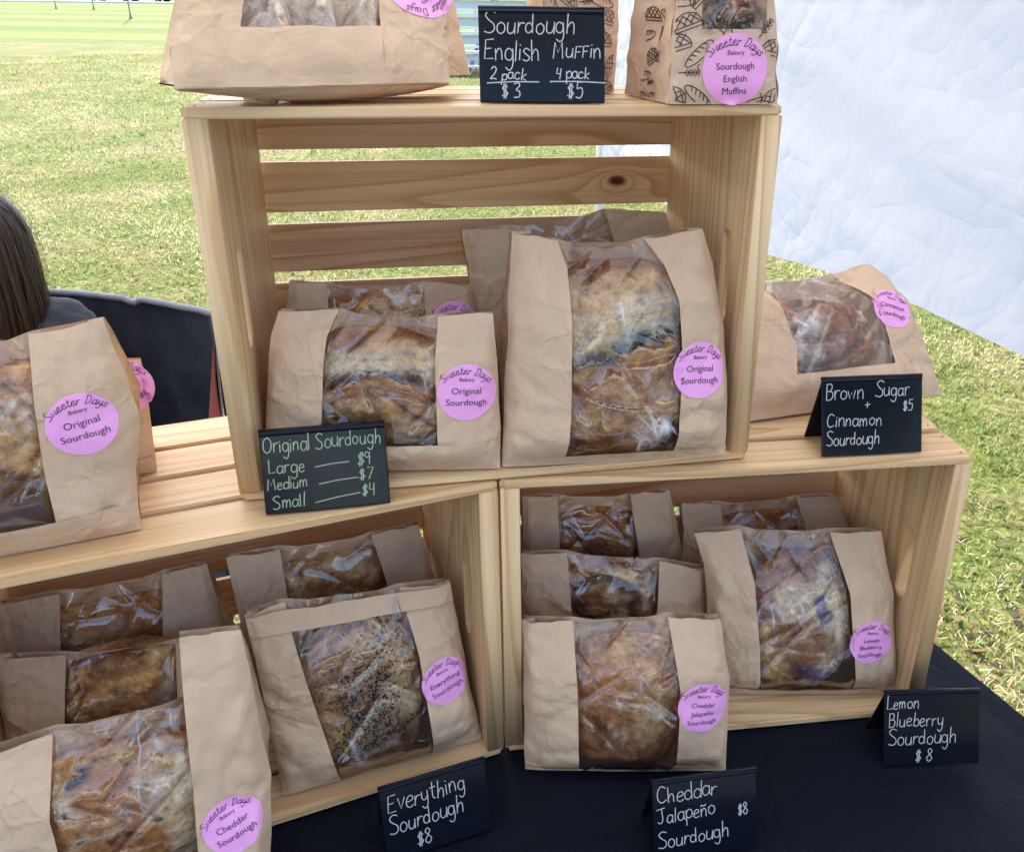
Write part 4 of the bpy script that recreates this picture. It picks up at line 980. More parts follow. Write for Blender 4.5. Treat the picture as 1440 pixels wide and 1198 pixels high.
    def drop(a2, b2, org, ex, ey, lift):
        p = org + ex * a2 + ey * b2; hit = bvh.ray_cast(Vector(p + n * .08), Vector(-n), .3)
        return (np.array(hit[0]) if hit[0] is not None else p + n * .004) + n * lift
    def hits(a2, b2): return bvh.ray_cast(Vector(A + e * a2 + up * b2 + n * .08), Vector(-n), .3)[0] is not None
    bo = Bag(); bo.hits = hits; bo.root, bo.n, bo.up, bo.e, bo.A, bo.B, bo.drop, bo.rail = root, n, up, e, A, B, drop, rail
    if sticker:
        (sx, sy), rad, lines, rot = sticker[:4]; org = onpl(sx, sy, A + n * bulge * .5, n); cr_, sr_ = math.cos(R(rot)), math.sin(R(rot))
        ex, ey = e * cr_ + up * sr_, -e * sr_ + up * cr_
        V = [drop(0, 0, org, ex, ey, .0006)]; F = []; nr, na = 9, 40
        for i in range(1, nr + 1):
            for k in range(na):
                a = 2 * math.pi * k / na; r_ = rad * i / nr; V.append(drop(r_ * math.cos(a), r_ * math.sin(a), org, ex, ey, .0006))
        for k in range(na): F.append((0, 1 + k, 1 + (k + 1) % na))
        for i in range(nr - 1):
            for k in range(na): F.append((1 + i * na + k, 1 + (i + 1) * na + k, 1 + (i + 1) * na + (k + 1) % na, 1 + i * na + (k + 1) % na))
        st = mesh('sticker', V, F, M['sticker'], root, True)
        V2_, F2_ = [], []
        def put(VV_, FF_):
            o = len(V2_); V2_.extend([drop(x, y, org, ex, ey, .0011) for x, y in VV_]); F2_.extend([tuple(i + o for i in f) for f in FF_])
        v, f = ribbons(script_arc('Sweeter Days', -rad * .03, -rad * .40, rad * 1.06, rad * .25, 137, 43, .24), rad * .022); put(v, f)
        v, f = font_mesh('Bakery', rad * .19); put([(x, y + rad * .40) for x, y in v], f)
        ls = rad * (.32 if len(lines) < 3 else .27); y = rad * .05 if len(lines) < 3 else rad * .08
        for ln2 in lines:
            v, f = font_mesh(ln2, ls); put([(x_, y_ + y - ls * .3) for x_, y_ in v], f); y -= ls * 1.28
        mesh('lettering', V2_, F2_, M['ink'], st)
    def fit_(Q):
        t = np.clip(((Q - A) @ up) / hgt, 0, 1); s = sval(Q, t); lim = disp(s, t, 0, 0) - .0032; q = (Q - A) @ n; ov = q - lim
        Q = Q - n * np.maximum(ov, 0)[..., None] + n * (.0006 * perlin(Q * 160))[..., None] * (ov > 0)[..., None]
        lf = .80 * hgt; hb_ = (Q - A) @ up; ob = np.maximum(hb_ - lf, 0); Q = Q - up * (ob - .12 * hgt * (1 - np.exp(-ob / (.12 * hgt))))[..., None]
        Q[..., 2] = np.maximum(Q[..., 2], min(A[2], B[2]) + .002); return Q
    loaf_top = 1.0
    if loaf_spec:
        for (px, py), a_, b_, d_, style, sd, lab, ro in ([loaf_spec] if isinstance(loaf_spec[0], tuple) and not isinstance(loaf_spec[0][0], tuple) else loaf_spec):
            P0 = onpl(px, py, A, n); f_out = bulge - .0015; top_ = .93 * hgt * loaf_top; cb = (P0 - A) @ up; b_ = min(b_, max(.02, (top_ - cb) / 1.2)); c = P0 + n * (f_out - d_)
            loaf('bread_loaf', c, e, up, n, a_, b_, d_, style, sd, lab, rot=ro, fit=fit_)
    return bo

def P_(z, px, py): return onz(px, py, z)
OS = ['Original', 'Sourdough']
# ---- upper crate
bag('paper bag of original sourdough at the front left inside the upper crate', P_(ZTI, 372, 662), P_(ZTI, 704, 657), 9,
    [[0., (375, 560), (382, 470), (392, 437)], [.265, (459, 590), (464, 470), (476, 437)], [.745, (617, 560), (615, 500), (616, 444)], [1., (704, 600), (699, 500), (693, 441)]],
    thick=.075, bulge=.022, band=.20, seed=3, film_sag=.004, sticker=((657, 549), .0247, OS, -3),
    loaf_spec=((545, 548), .060, .062, .036, 'ear', 4, 'scored sourdough loaf in the front left bag of the upper crate', -.05))
bag('paper bag of sourdough standing behind the front left bag in the upper crate', cl(PT, .030, .140, ZTI), cl(PT, .235, .150, ZTI), 5,
    [[0., (402, 440), (407, 397)], [.2, (462, 430), (459, 399)], [.72, (597, 440), (596, 397)], [1., (671, 450), (664, 400)]],
    thick=.06, bulge=.012, band=.18, seed=5, film_sag=.006, sticker=((638, 456), .024, OS, -3),
    loaf_spec=((532, 455), .052, .050, .028, 'dark', 9, 'dark crusted loaf behind the front left bag in the upper crate', 0.))
bag('largest paper bag of original sourdough, at the front right inside the upper crate', P_(ZTI, 706, 655), P_(ZTI, 1018, 638), 11,
    [[0., (712, 480), (716, 400), (720, 327)], [.265, (797, 580), (798, 457), (795, 375), (784, 338)], [.745, (949, 500), (944, 420), (929, 370), (906, 336)], [1., (1022, 560), (1018, 464), (1003, 375), (988, 322)]],
    thick=.10, bulge=.030, band=.045, seed=8, film_sag=.008, crs=.0036, sticker=((980, 518), .0252, OS, -2),
    loaf_spec=((872, 505), .058, .094, .046, 'bigear', 12, 'tall golden loaf with a dark torn ear in the largest bag', .03))
bag('paper bag with a clear window leaning behind the largest bag in the upper crate', cl(PT, .225, .155, ZTI), cl(PT, .425, .150, ZTI), 4,
    [[0., (662, 400), (648, 324)], [.25, (722, 400), (714, 318)], [.70, (868, 360), (850, 295)], [1., (950, 360), (936, 300)]],
    thick=.055, bulge=.010, band=.1, seed=11, film_sag=.004,
    loaf_spec=((790, 430), .046, .082, .026, 'dark', 14, 'brown loaf in the bag behind the largest one', 0.))
# ---- on the lower left crate
bag('large paper bag of original sourdough on the lower left crate, beside the person', P_(ZH, -300, 836), P_(ZH, 200, 741), 6,
    [[0., (-330, 520)], [.30, (-150, 500)], [.765, (68, 660), (53, 560), (40, 471)], [1., (191, 660), (197, 580), (178, 530), (146, 450)]],
    thick=.10, bulge=.020, band=.15, seed=15, sticker=((117, 593), .0238, OS, 6), crs=.004,
    loaf_spec=((-20, 615), .072, .062, .042, 'plain', 17, 'floury brown loaf in the large bag beside the person', 0.))
bag('small paper bag peeking out behind the large bag beside the person', P_(ZH, 70, 690), P_(ZH, 221, 661), 8,
    [[0., (40, 520)], [.2, (70, 515)], [.62, (135, 508)], [1., (208, 560), (198, 506)]], thick=.06, bulge=.012, band=.15, seed=18, sticker=((176, 545), .0232, OS, 5),
    loaf_spec=((105, 600), .038, .040, .026, 'plain', 19, 'small loaf in the bag behind the large one beside the person', 0.))
# ---- on the lower right crate
bag('crumpled paper bag of brown sugar sourdough leaning back on the lower right crate', P_(ZH, 1020, 598), P_(ZH, 1322, 557), 46,
    [[0., (1010, 470), (1040, 400)], [.26, (1108, 500), (1085, 440), (1060, 394)], [.74, (1242, 510), (1226, 449), (1168, 386)], [1., (1311, 515), (1284, 442), (1246, 389), (1222, 374)]],
    thick=.07, bulge=.022, band=.20, seed=21, crs=.005, sticker=((1247, 440), .0245, ['Cinnamon', 'Sourdough'], -14),
    loaf_spec=((1158, 468), .055, .044, .040, 'swirl', 23, 'swirled brown sugar cinnamon loaf lying in its bag on the lower right crate', -.1))
# ---- lower left crate
bag('paper bag with a clear window at the back left of the lower left crate', cl(PL, .040, .165, ZL), cl(PL, .235, .150, ZL), 6,
    [[0., (2, 920), (-2, 850)], [.28, (90, 915), (84, 834)], [.72, (232, 900), (228, 806)], [1., (318, 890), (291, 792)]],
    thick=.06, bulge=.014, band=.12, seed=24, film_sag=.003,
    loaf_spec=((160, 885), .054, .058, .030, 'dark', 26, 'dark glazed loaf at the back left of the lower left crate', 0.))
bag('paper bag with a wide window in the middle left of the lower left crate', cl(PL, .000 + .04, .085, ZL), cl(PL, .225, .080, ZL), 8,
    [[0., (8, 1040), (-10, 925)], [.33, (95, 1010), (93, 921)], [.76, (253, 1010), (247, 903)], [1., (335, 1010), (318, 893)]],
    thick=.055, bulge=.016, band=.12, seed=27, film_sag=-.006,
    loaf_spec=((172, 985), .052, .058, .030, 'plain', 28, 'brown loaf in the middle left bag of the lower left crate', 0.))
bag('paper bag of cheddar sourdough at the front left corner, in front of the crate', P_(ZT0, -62, 1392), P_(ZT0, 384, 1262), 10,
    [[0., (-95, 1120), (-70, 1075)], [.32, (98, 1198), (79, 1128), (75, 1029)], [.755, (283, 1190), (274, 1086), (260, 986)], [1., (380, 1190), (382, 1086), (368, 1029), (350, 935), (337, 886)], [.755, (283, 1190), (274, 1086), (262, 985), (256, 940), (252, 895)]],
    thick=.075, bulge=.022, band=.08, seed=30, crs=.0042, film_sag=.0, sticker=((328, 1147), .0228, ['Cheddar', 'Sourdough'], 17),
    loaf_spec=((170, 1140), .062, .082, .036, 'cheddar', 31, 'pale golden cheddar loaf with dark spots at the front left', .1))
bag('paper bag of everything sourdough with a seeded loaf, front of lower left crate', P_(ZL, 398, 1117), P_(ZL, 677, 1037), 12,
    [[0., (353, 895), (344, 864)], [.275, (430, 950), (405, 871), (401, 846)], [.735, (583, 909), (565, 840), (561, 825)], [1., (660, 960), (643, 870), (631, 817)]],
    thick=.06, bulge=.024, band=.0, top_band=.10, seed=33, crs=.0036, sticker=((623, 951), .0238, ['Everything', 'Sourdough'], 12),
    loaf_spec=((512, 984), .048, .074, .036, 'everything', 35, 'seed covered everything sourdough loaf in the lower left crate', .12))
bag('paper bag with a creased window behind the everything sourdough bag', cl(PL, .238, .135, ZL), cl(PL, .430, .140, ZL), 4,
    [[0., (332, 850), (318, 784)], [.27, (405, 850), (393, 771)], [.76, (542, 818), (522, 752)], [1., (612, 815), (588, 738)]],
    thick=.055, bulge=.013, band=.12, seed=36, film_sag=.003,
    loaf_spec=((470, 845), .050, .058, .028, 'dark', 37, 'shadowed brown loaf behind the everything sourdough bag', 0.))
# ---- lower right crate
bag('paper bag with a dipping window at the back left of the lower right crate', cl(PR, .026, .170, ZL), cl(PR, .195, .165, ZL), 4,
    [[0., (735, 780), (735, 697)], [.25, (786, 775), (784, 698)], [.70, (897, 780), (886, 697)], [1., (961, 780), (941, 688)]],
    thick=.055, bulge=.013, band=.1, seed=39, film_sag=.012,
    loaf_spec=((840, 780), .044, .054, .028, 'dark', 41, 'dark shiny loaf at the back left of the lower right crate', 0.))
bag('paper bag standing between two bags at the left of the lower right crate', cl(PR, .020, .090, ZL), cl(PR, .200, .085, ZL), 7,
    [[0., (733, 860), (734, 778)], [.26, (802, 860), (797, 777)], [.68, (918, 862), (927, 788)], [1., (992, 865), (993, 799)]],
    thick=.05, bulge=.016, band=.1, seed=42, film_sag=.0,
    loaf_spec=((855, 850), .046, .052, .028, 'swirl', 44, 'reddish brown loaf in the middle bag of the lower right crate', 0.))
bag('paper bag of cheddar jalapeno sourdough standing in front of the lower right crate', P_(ZT0, 739, 1079), P_(ZT0, 1020, 1080), 13,
    [[0., (736, 950), (734, 871)], [.265, (812, 960), (806, 872)], [.735, (953, 960), (939, 866)], [1., (1026, 950), (1011, 868)]],
    thick=.06, bulge=.026, band=.02, seed=45, film_sag=-.003, crs=.0036, sticker=((987, 988), .0255, ['Cheddar', 'Jalapeño', 'Sourdough'], -3),
    loaf_spec=((880, 994), .048, .074, .038, 'jalapeno', 47, 'floury brown cheddar jalapeno loaf standing in front of the lower right crate', 0.))
bag('paper bag of lemon blueberry sourdough at the right of the lower right crate', P_(ZL, 990, 972), P_(ZL, 1258, 972), 12,
    [[0., (994, 860), (990, 790), (976, 750)], [.27, (1061, 900), (1055, 810), (1041, 743)], [.765, (1190, 900), (1184, 821), (1166, 747)], [1., (1259, 900), (1254, 829), (1239, 747)]],
    thick=.08, bulge=.026, band=.05, seed=48, film_sag=.002, crs=.0034, sticker=((1221, 897), .0245, ['Lemon', 'Blueberry', 'Sourdough'], -3),
    loaf_spec=((1122, 878), .047, .072, .040, 'lemon', 50, 'lemon blueberry loaf with purple patches in the lower right crate', 0.))
bag('paper bag half hidden behind the lemon blueberry bag', cl(PR, .215, .165, ZL), cl(PR, .40, .165, ZL), 4,
    [[0., (962, 745), (958, 709)], [.24, (1016, 745), (1013, 708)], [.74, (1130, 740), (1120, 700)], [1., (1196, 745), (1172, 694)]],
    thick=.055, bulge=.012, band=.1, seed=51, film_sag=.002,
    loaf_spec=((1068, 770), .044, .052, .026, 'dark', 53, 'dark loaf in the bag behind the lemon blueberry one', 0.))

# ---- on the upper crate: lying bag, plus the one behind it
A = onz(246, 129, ZTT + .012); B = onz(630, 120, ZTT + .012)
bo = bag('paper bag of english muffins lying on the upper crate, its sticker upside down', A, B, 38,
    [[0., (238, 68), (247, 20), (262, -60), (275, -110)], [.255, (335, 62), (343, 0), (350, -110)], [.735, (532, 58), (530, 0), (526, -110)], [1., (633, 56), (628, 0), (616, -110)]],
    thick=.075, bulge=.006, band=.30, seed=57, crs=.0034, sticker=((585, -13), .0285, ['Sourdough', 'English', 'Muffins'], 207))
V = []
for q in np.linspace(0, 1, 60):
    p = A * (1 - q) + B * q; edge = 1 - abs(2 * q - 1) ** 2.2
    for y, z in ((0, .0012), (.006, -.004), (.018, -.009), (.035, -.0112), (.09, -.0115)): V.append(p - bo.e * 0 + np.array([0, y, z * (edge * .9 + .1 if y else 1)]))
mesh('bag_underside', V, grid_faces(60, 5), M['paper'], bo.root, True)
for k, px in enumerate((375, 440, 505)):
    c = onpl(px, 20, A, bo.n) - bo.n * .034
    loaf('english_muffin', c, norm(bo.e * .3 + bo.n), bo.up, norm(bo.e - bo.n * .3), .032, .040, .016, 'pale', 60 + k, ('leftmost', 'middle', 'rightmost')[k] + ' pale muffin inside the bag lying on the upper crate', 'muffin', 60, 40, group='muffins in the lying bag')
bag('paper bag corner showing behind the lying bag on the upper crate', P_(ZTT, 560, 112) + np.array([0, .03, 0]), P_(ZTT, 655, 108) + np.array([0, .03, 0]), 14,
    [[0., (560, -80)], [.3, (590, -80)], [.7, (615, -80)], [1., (634, 0), (628, -80)]], thick=.05, bulge=.006, band=.2, seed=71)

# ---- printed muffin bags
def motifs(a0, a1, b0, b1, seed, sc=1.0):
    """bread drawings: baguettes, round loaves, wheat ears, dots"""
    rs = random.Random(seed); out = []; cell = .0205 * sc; j = 0
    y = b0
    while y < b1:
        x = a0 + (cell * .5 if j % 2 else 0); i = 0
        while x < a1:
            k = (0, 1, 0, 1, 2, 3)[(i * 2 + j * 3 + rs.randint(0, 1)) % 6]; r = rs.uniform(-.9, .9); cx_, cy_ = x + rs.uniform(-.003, .003), y + rs.uniform(-.003, .003); s = cell * .58
            def T(p): return (cx_ + (p[0] * math.cos(r) - p[1] * math.sin(r)) * s, cy_ + (p[0] * math.sin(r) + p[1] * math.cos(r)) * s)
            if k == 0:
                out.append([T((math.cos(t) * 1.15, math.sin(t) * .34)) for t in np.linspace(0, 2 * math.pi, 22)])
                for q in (-.7, -.35, 0, .35, .7): out.append([T((q - .08, .28)), T((q + .1, .02))])
            elif k == 1:
                out.append([T((math.cos(t) * .9, math.sin(t) * .75)) for t in np.linspace(0, math.pi, 16)] + [T((-.9, -.22)), T((.85, -.22)), T((.9, 0))]); out.append([T((-.9, 0)), T((.9, 0))])
                for q in (-.45, 0, .45): out.append([T((q - .3, .08)), T((q + .25, .62))]); out.append([T((q + .3, .08)), T((q - .2, .62))])
            elif k == 2:
                out.append([T((-.6, -.4)), T((.5, .35))])
                for q in (-.3, -.1, .1, .3):
                    for sg in (-1, 1):
                        px_, py_ = q, q * .68; out.append([T((px_, py_)), T((px_ + .18 - .12 * sg, py_ + .18 * sg + .12)), T((px_ + .22, py_ + .12))])
            else:
                for q in range(2):
                    ox, oy = rs.uniform(-.5, .5), rs.uniform(-.4, .4); out.append([T((ox + math.cos(t) * .16, oy + math.sin(t) * .13)) for t in np.linspace(0, 2 * math.pi, 9)])
            x += cell; i += 1
        y += cell * .86; j += 1
    return out
def printed_bag(label, A, B, rails, depth_vec, seed, band, tw, wl, wr, sticker=None, ht=.17):
    """upright block-bottom bag with printed front and flat sides"""
    bo = bag(label, A, B, 2, rails, thick=.0, bulge=.004, band=band, seed=seed, paper='print', crs=.0016, close=.3, tw=tw, sticker=sticker, group='printed muffin bags', name='printed_bag')
    for c in list(bo.root.children):
        if c.name.startswith('bag_body'): bpy.data.objects.remove(c)
    # side faces and back
    H_ = np.linspace(0, 1, 40)
    for nm, k in (('side_gusset', 0), ('side_gusset', 3)):
        ed = bo.rail(k, H_); sg = 1 if k == 0 else -1; V = []
        for i, p in enumerate(ed):
            for q, inn in ((0, 0), (.25, .4), (.48, 1), (.52, 1), (.75, .4), (1, 0)):
                dd = depth_vec * q * (1 - .35 * H_[i] ** 2); V.append(p + dd + bo.e * sg * inn * (.004 + .012 * H_[i]) + bo.e * .0012 * math.sin(i * .6 + q * 5 + seed))
        mesh(nm, V, grid_faces(40, 6), M['paper_print'], bo.root, True)
        if k == 0:
            bv_ = BVHTree.FromPolygons([tuple(x) for x in V], grid_faces(40, 6)); dn = norm(depth_vec); sn = norm(np.cross(dn, [0, 0, 1.])) 
            if np.dot(sn, CAM - ed[0]) < 0: sn = -sn
            D_ = np.linalg.norm(depth_vec)
            for (d0, d1) in ((.40, .70),):
                pl = subdiv([p for p in motifs(D_ * d0, D_ * d1, 0, .2, seed + 5, .9)], .004); VV, FF = ribbons(pl, .0009); W_ = []
                okv = []
                for x, y in VV:
                    p = ed[0] + dn * x + np.array([0, 0, y]); hh = bv_.ray_cast(Vector(p + sn * .05), Vector(-sn), .15); ok = hh[0] is not None and D_ * d0 <= x <= D_ * d1; okv.append(ok); W_.append((np.array(hh[0]) if ok else p) + sn * .0006)
                FF = [f for f in FF if all(okv[i] for i in f)]
                if FF: mesh('printed_pattern', W_, FF, M['print_ink'], bo.root)
    e0, e3 = bo.rail(0, H_), bo.rail(3, H_); V = []
    for i in range(40):
        dd = depth_vec * (1 - .35 * H_[i] ** 2); V += [e0[i] + dd, (e0[i] + e3[i]) / 2 + dd, e3[i] + dd]
    mesh('back_panel', V, grid_faces(40, 3), M['paper_print'], bo.root, True)
    mesh('base_panel', [e0[0], e3[0], e3[0] + depth_vec, e0[0] + depth_vec], [(0, 1, 2, 3)], M['paper_print'], bo.root)
    # front print
    sc2 = None
    if sticker:
        q = onpl(sticker[0][0], sticker[0][1], A, bo.n); sc2 = ((q - A) @ bo.e, (q - A) @ bo.up, sticker[1] * 1.0)
    w = np.linalg.norm(B - A); pl = subdiv(motifs(.002, w, .004, ht, seed), .004); VV, FF = ribbons(pl, .0008); W_ = []; ok = []
    for x, y in VV:
        s = x / w; good = 0.01 < s < .975 and bo.hits(x, y) and (sc2 is None or (x - sc2[0]) ** 2 + (y - sc2[1]) ** 2 > sc2[2] ** 2) and not (wl - .01 < s < wr + .01 and y > band * ht * .98); ok.append(good); W_.append(bo.drop(x, y, A, bo.e, bo.up, .0005))
    mesh('printed_pattern', W_, [f for f in FF if all(ok[i] for i in f)], M['print_ink'], bo.root)
    return bo
A = P_(ZTT, 941, 147); B = P_(ZTT, 1093, 147); sb = P_(ZTT, 880, 133)
bo = printed_bag('printed paper bag of english muffins at the right end of the upper crate', A, B, [[0., (945, 60), (948, -70)], [.28, (985, 60), (986, -70)], [.86, (1075, 60), (1078, -70)], [1., (1093, 60), (1088, 20), (1080, -70)]],
    np.array([sb[0] - A[0], sb[1] - A[1], 0]), 81, .50, 1, .28, .86, sticker=((1032, 98), .0262, ['Sourdough', 'English', 'Muffins'], 2), ht=.135)
nn = bo.n; c = onpl(1024, 14, A, nn) - nn * .026
loaf('english_muffin', c, bo.e, bo.up, nn, .024, .018, .022, 'muffin', 83, 'dark seeded muffin in the window of the printed bag', 'muffin', 60, 50)
A = P_(ZTT, 768, 136); B = P_(ZTT, 862, 131); printed_bag('printed paper bag standing behind the english muffin price sign', A, B, [[0., (766, 60), (762, -70)], [.25, (790, 60), (788, -70)], [.5, (815, 60), (815, -70)], [1., (868, 60), (872, -70)]],
    np.array([-.02, .085, 0]), 91, .9, .95, .25, .5, ht=.15)

# ================================================================== price signs
def sign(label, tl, tr, br_, bl_, z, lines, col='chalk', back=.045, lean=18, dashes=()):
    """black tent card; corners as surveyed, standing on height z; lines: (text, x, y, size) in unit card coordinates (0..1, y up)"""
    A, B = onz(bl_[0], bl_[1], z), onz(br_[0], br_[1], z); e = norm(B - A); h = norm(np.cross(e, [0, 0, 1.]))
    up = np.array([0, 0, 1.]) * math.cos(R(lean)) - h * math.sin(R(lean)); n = norm(np.cross(e, up)); n = n if np.dot(n, CAM - A) > 0 else -n
    D_, C_ = onpl(tl[0], tl[1], A, n), onpl(tr[0], tr[1], A, n); w = np.linalg.norm(B - A); hh = (np.dot(D_ - A, up) + np.dot(C_ - A, up)) / 2
    w2 = (w + np.linalg.norm(C_ - D_)) / 2; mid = (A + B) / 2; base = mid - e * w2 / 2
    root = empty('price_sign', mid, math.atan2(e[1], e[0]), label, 'sign', 'small black price signs'); th = .0024
    def panel(nm, o_, u_, n_, hgt):
        bm = bmesh.new(); Mx = Matrix.Identity(4)
        for i in range(3): Mx[i][0] = e[i]; Mx[i][1] = u_[i]; Mx[i][2] = n_[i]; Mx[i][3] = (o_ + u_ * hgt / 2 - n_ * th / 2)[i]
        box_bm(bm, w2, hgt, th, Mx, .0011, 2); return bm_obj(nm, bm, M['sign'], root)
    o_ = mid + np.array([0, 0, .0003]); fp = panel('front_board', o_, up, n, hh)
    topp = o_ + up * hh; rear = mid - h * (2 * hh * math.sin(R(lean))); rear[2] = z + .0003; ub = norm(topp - rear); nb_ = norm(np.cross(e, ub)); nb_ = nb_ if np.dot(nb_, h) < 0 else -nb_
    panel('rear_board', rear, ub, nb_, np.linalg.norm(topp - rear) - .001)
    V, F = tube([topp - e * w2 / 2 - n * th * .6, topp + e * w2 / 2 - n * th * .6], .0016, 10); mesh('top_fold', V, F, M['sign'], root, True)
    pls = []
    for ln in lines:
        tx, x, y, s = ln[:4]; nar = ln[4] if len(ln) > 4 else .86; pls += strokes(tx, x * w2, y * hh, s * hh, slant=.06, rot=R(ln[5] if len(ln) > 5 else 0), jit=.055, narrow=nar)
    for x0, y0, x1, y1 in dashes: pls.append([(x0 * w2, y0 * hh), ((x0 + x1) / 2 * w2, (y0 + y1) / 2 * hh + .0006), (x1 * w2, y1 * hh)])
    VV, FF = ribbons(pls, .00080); org = o_ - e * w2 / 2
    mesh('handwriting', [org + e * x + up * y + n * .0005 for x, y in VV], FF, M[col], fp)
sign('black price sign for sourdough english muffin on the upper crate', (661, 10), (839, 14), (851, 146), (675, 145), ZTT,
     [('Sourdough', .04, .73, .21, .93), ('English', .03, .45, .22, .86), ('MuFFin', .58, .48, .18, .95), ('2 pack', .08, .245, .125, 1.05), ('4 pack', .60, .255, .125, 1.0), ('$ 3', .17, .05, .15, .95), ('$5', .69, .05, .17, .95)],
     dashes=((.06, .205, .47, .22), (.56, .225, 1.0, .215)), lean=15)
sign('black price sign listing large, medium and small prices in green chalk', (362, 606), (541, 596), (549, 708), (374, 725), ZH + .0005,
     [('Original Sourdough', .02, .74, .19, .79, 1), ('Large', .05, .49, .17, .92), ('Medium', .03, .30, .14, .95), ('Small', .06, .07, .16, .95), ('$9', .75, .51, .15, 1.), ('$7', .76, .33, .15, 1.), ('$4', .77, .13, .15, .95)],
     col='chalk_green', dashes=((.42, .53, .69, .56), (.44, .32, .75, .36), (.40, .10, .76, .17)), lean=16)
sign('black price sign for brown sugar and cinnamon sourdough on the lower right crate', (1152, 533), (1293, 528), (1297, 636), (1155, 643), ZH + .0005,
     [('Brown', .03, .72, .20, .90), ('Sugar', .52, .75, .19, .88), ('+', .42, .60, .12, 1.0), ('Cinnamon', .04, .38, .18, .94), ('Sourdough', .04, .14, .17, .82), ('$5', .80, .55, .14, .85)], lean=18)
sign('black price sign for everything sourdough below the seeded loaf', (526, 1111), (678, 1068), (694, 1166), (546, 1214), ZT0,
     [('Everything', .05, .66, .25, .84, 1), ('Sourdough', .05, .36, .23, .84, 1), ('$8', .28, .10, .20, .9, 1)], lean=20)
sign('black price sign for cheddar jalapeno sourdough beside the cheddar jalapeno bag', (914, 1100), (1062, 1081), (1068, 1190), (920, 1211), ZT0,
     [('Cheddar', .04, .72, .20, .98, 2), ('Jalapeño', .04, .46, .19, .93, 3), ('$8', .80, .44, .15, .80, 2), ('Sourdough', .04, .15, .19, .93, 3)], lean=20)
sign('black price sign for lemon blueberry sourdough at the right corner of the table', (1240, 974), (1374, 969), (1377, 1073), (1242, 1077), ZT0,
     [('Lemon', .02, .77, .17, .86), ('Blueberry', .04, .53, .19, .86), ('Sourdough', .04, .28, .20, .90, 1), ('$ 8', .32, .05, .17, .95)], lean=20)

# ================================================================== chair and person behind the table
navy = simple('navy_chair_fabric', (.012, .014, .026), .75, bump=(60, .002), var=.2)
pipem = simple('grey_piping', (.24, .25, .30), .7); redm = simple('dark_red_fabric', (.22, .012, .02), .7, bump=(50, .002)); tubem = simple('chair_tube', (.03, .03, .035), .4, .5)
CYY = 1.36
topL, topR = ony(60, 420, CYY), ony(302, 446, CYY); botR = ony(297, 640, CYY - .03)
ch = empty('camping_chair', (topL[0] + .0, CYY, 0), 0, 'navy camping chair with grey piping and a dark red side behind the table', 'chair')
cw = topR[0] - topL[0]; xL, xR = topR[0] - .56, topR[0]; zt = topR[2]; seat_z = .46
nu_, nv_ = 60, 40; V = []
for i in range(nu_):
    u = i / (nu_ - 1)
    for j in range(nv_):
        v = j / (nv_ - 1); x = xL + (xR - xL) * u; top = zt + .028 * math.sin(math.pi * u) * 1.0 - .008 * math.exp(-((u - .74) / .015) ** 2) + (.004 * math.sin(u * 9)); z = seat_z + (top - seat_z) * v
        y = CYY - .12 * (1 - v) + .05 * math.sin(math.pi * u) * (1 - .3 * v) + .022 * float(np.abs(perlin(np.array([u * 5 + v * 2, v * 2.5, 2.])))) + .006 * float(perlin(np.array([u * 12, v * 8, 5.]))); V.append((x, y, z))
Vb = np.array(V); mesh('backrest', Vb, grid_faces(nu_, nv_), navy, ch, True)
topline = [Vb[i * nv_ + nv_ - 1] for i in range(nu_)]
v, f = tube(topline, .006, 8); mesh('piping', v, f, pipem, ch, True)
v, f = tube([Vb[(nu_ - 1) * nv_ + j] for j in range(nv_)], .0022, 6); mesh('piping', v, f, pipem, ch, True)
mesh('seat', [(xL, CYY - .12, seat_z), (xR, CYY - .12, seat_z), (xR, CYY - .52, seat_z + .03), (xL, CYY - .52, seat_z + .03), ((xL + xR) / 2, CYY - .3, seat_z - .05)], [(0, 1, 4), (1, 2, 4), (2, 3, 4), (3, 0, 4)], navy, ch, True)
V = []
for i in range(12):
    for j in range(20):
        a, b_ = i / 11, j / 19; V.append((xR + .004 + .06 * a + .01 * math.sin(b_ * 6), CYY - .02 - .22 * a, .50 + (zt - .03 - .50 - .10 * a) * b_))
mesh('side_panel', V, grid_faces(12, 20), redm, ch, True)
for (p, q) in (((xL, CYY, 0.0), (xL, CYY, zt)), ((xR, CYY, 0.0), (xR, CYY, zt)), ((xL, CYY - .5, 0.0), (xL, CYY - .5, .62)), ((xR + .05, CYY - .5, 0.0), (xR + .05, CYY - .5, .62))):
    v, f = tube([p, q], .010, 8); mesh('leg', v, f, tubem, ch, True)
for x in (xL, xR + .05):
    v, f = tube([(x, CYY - .5, .62), (x, CYY - .02, .66)], .016, 8); mesh('armrest', v, f, navy, ch, True)

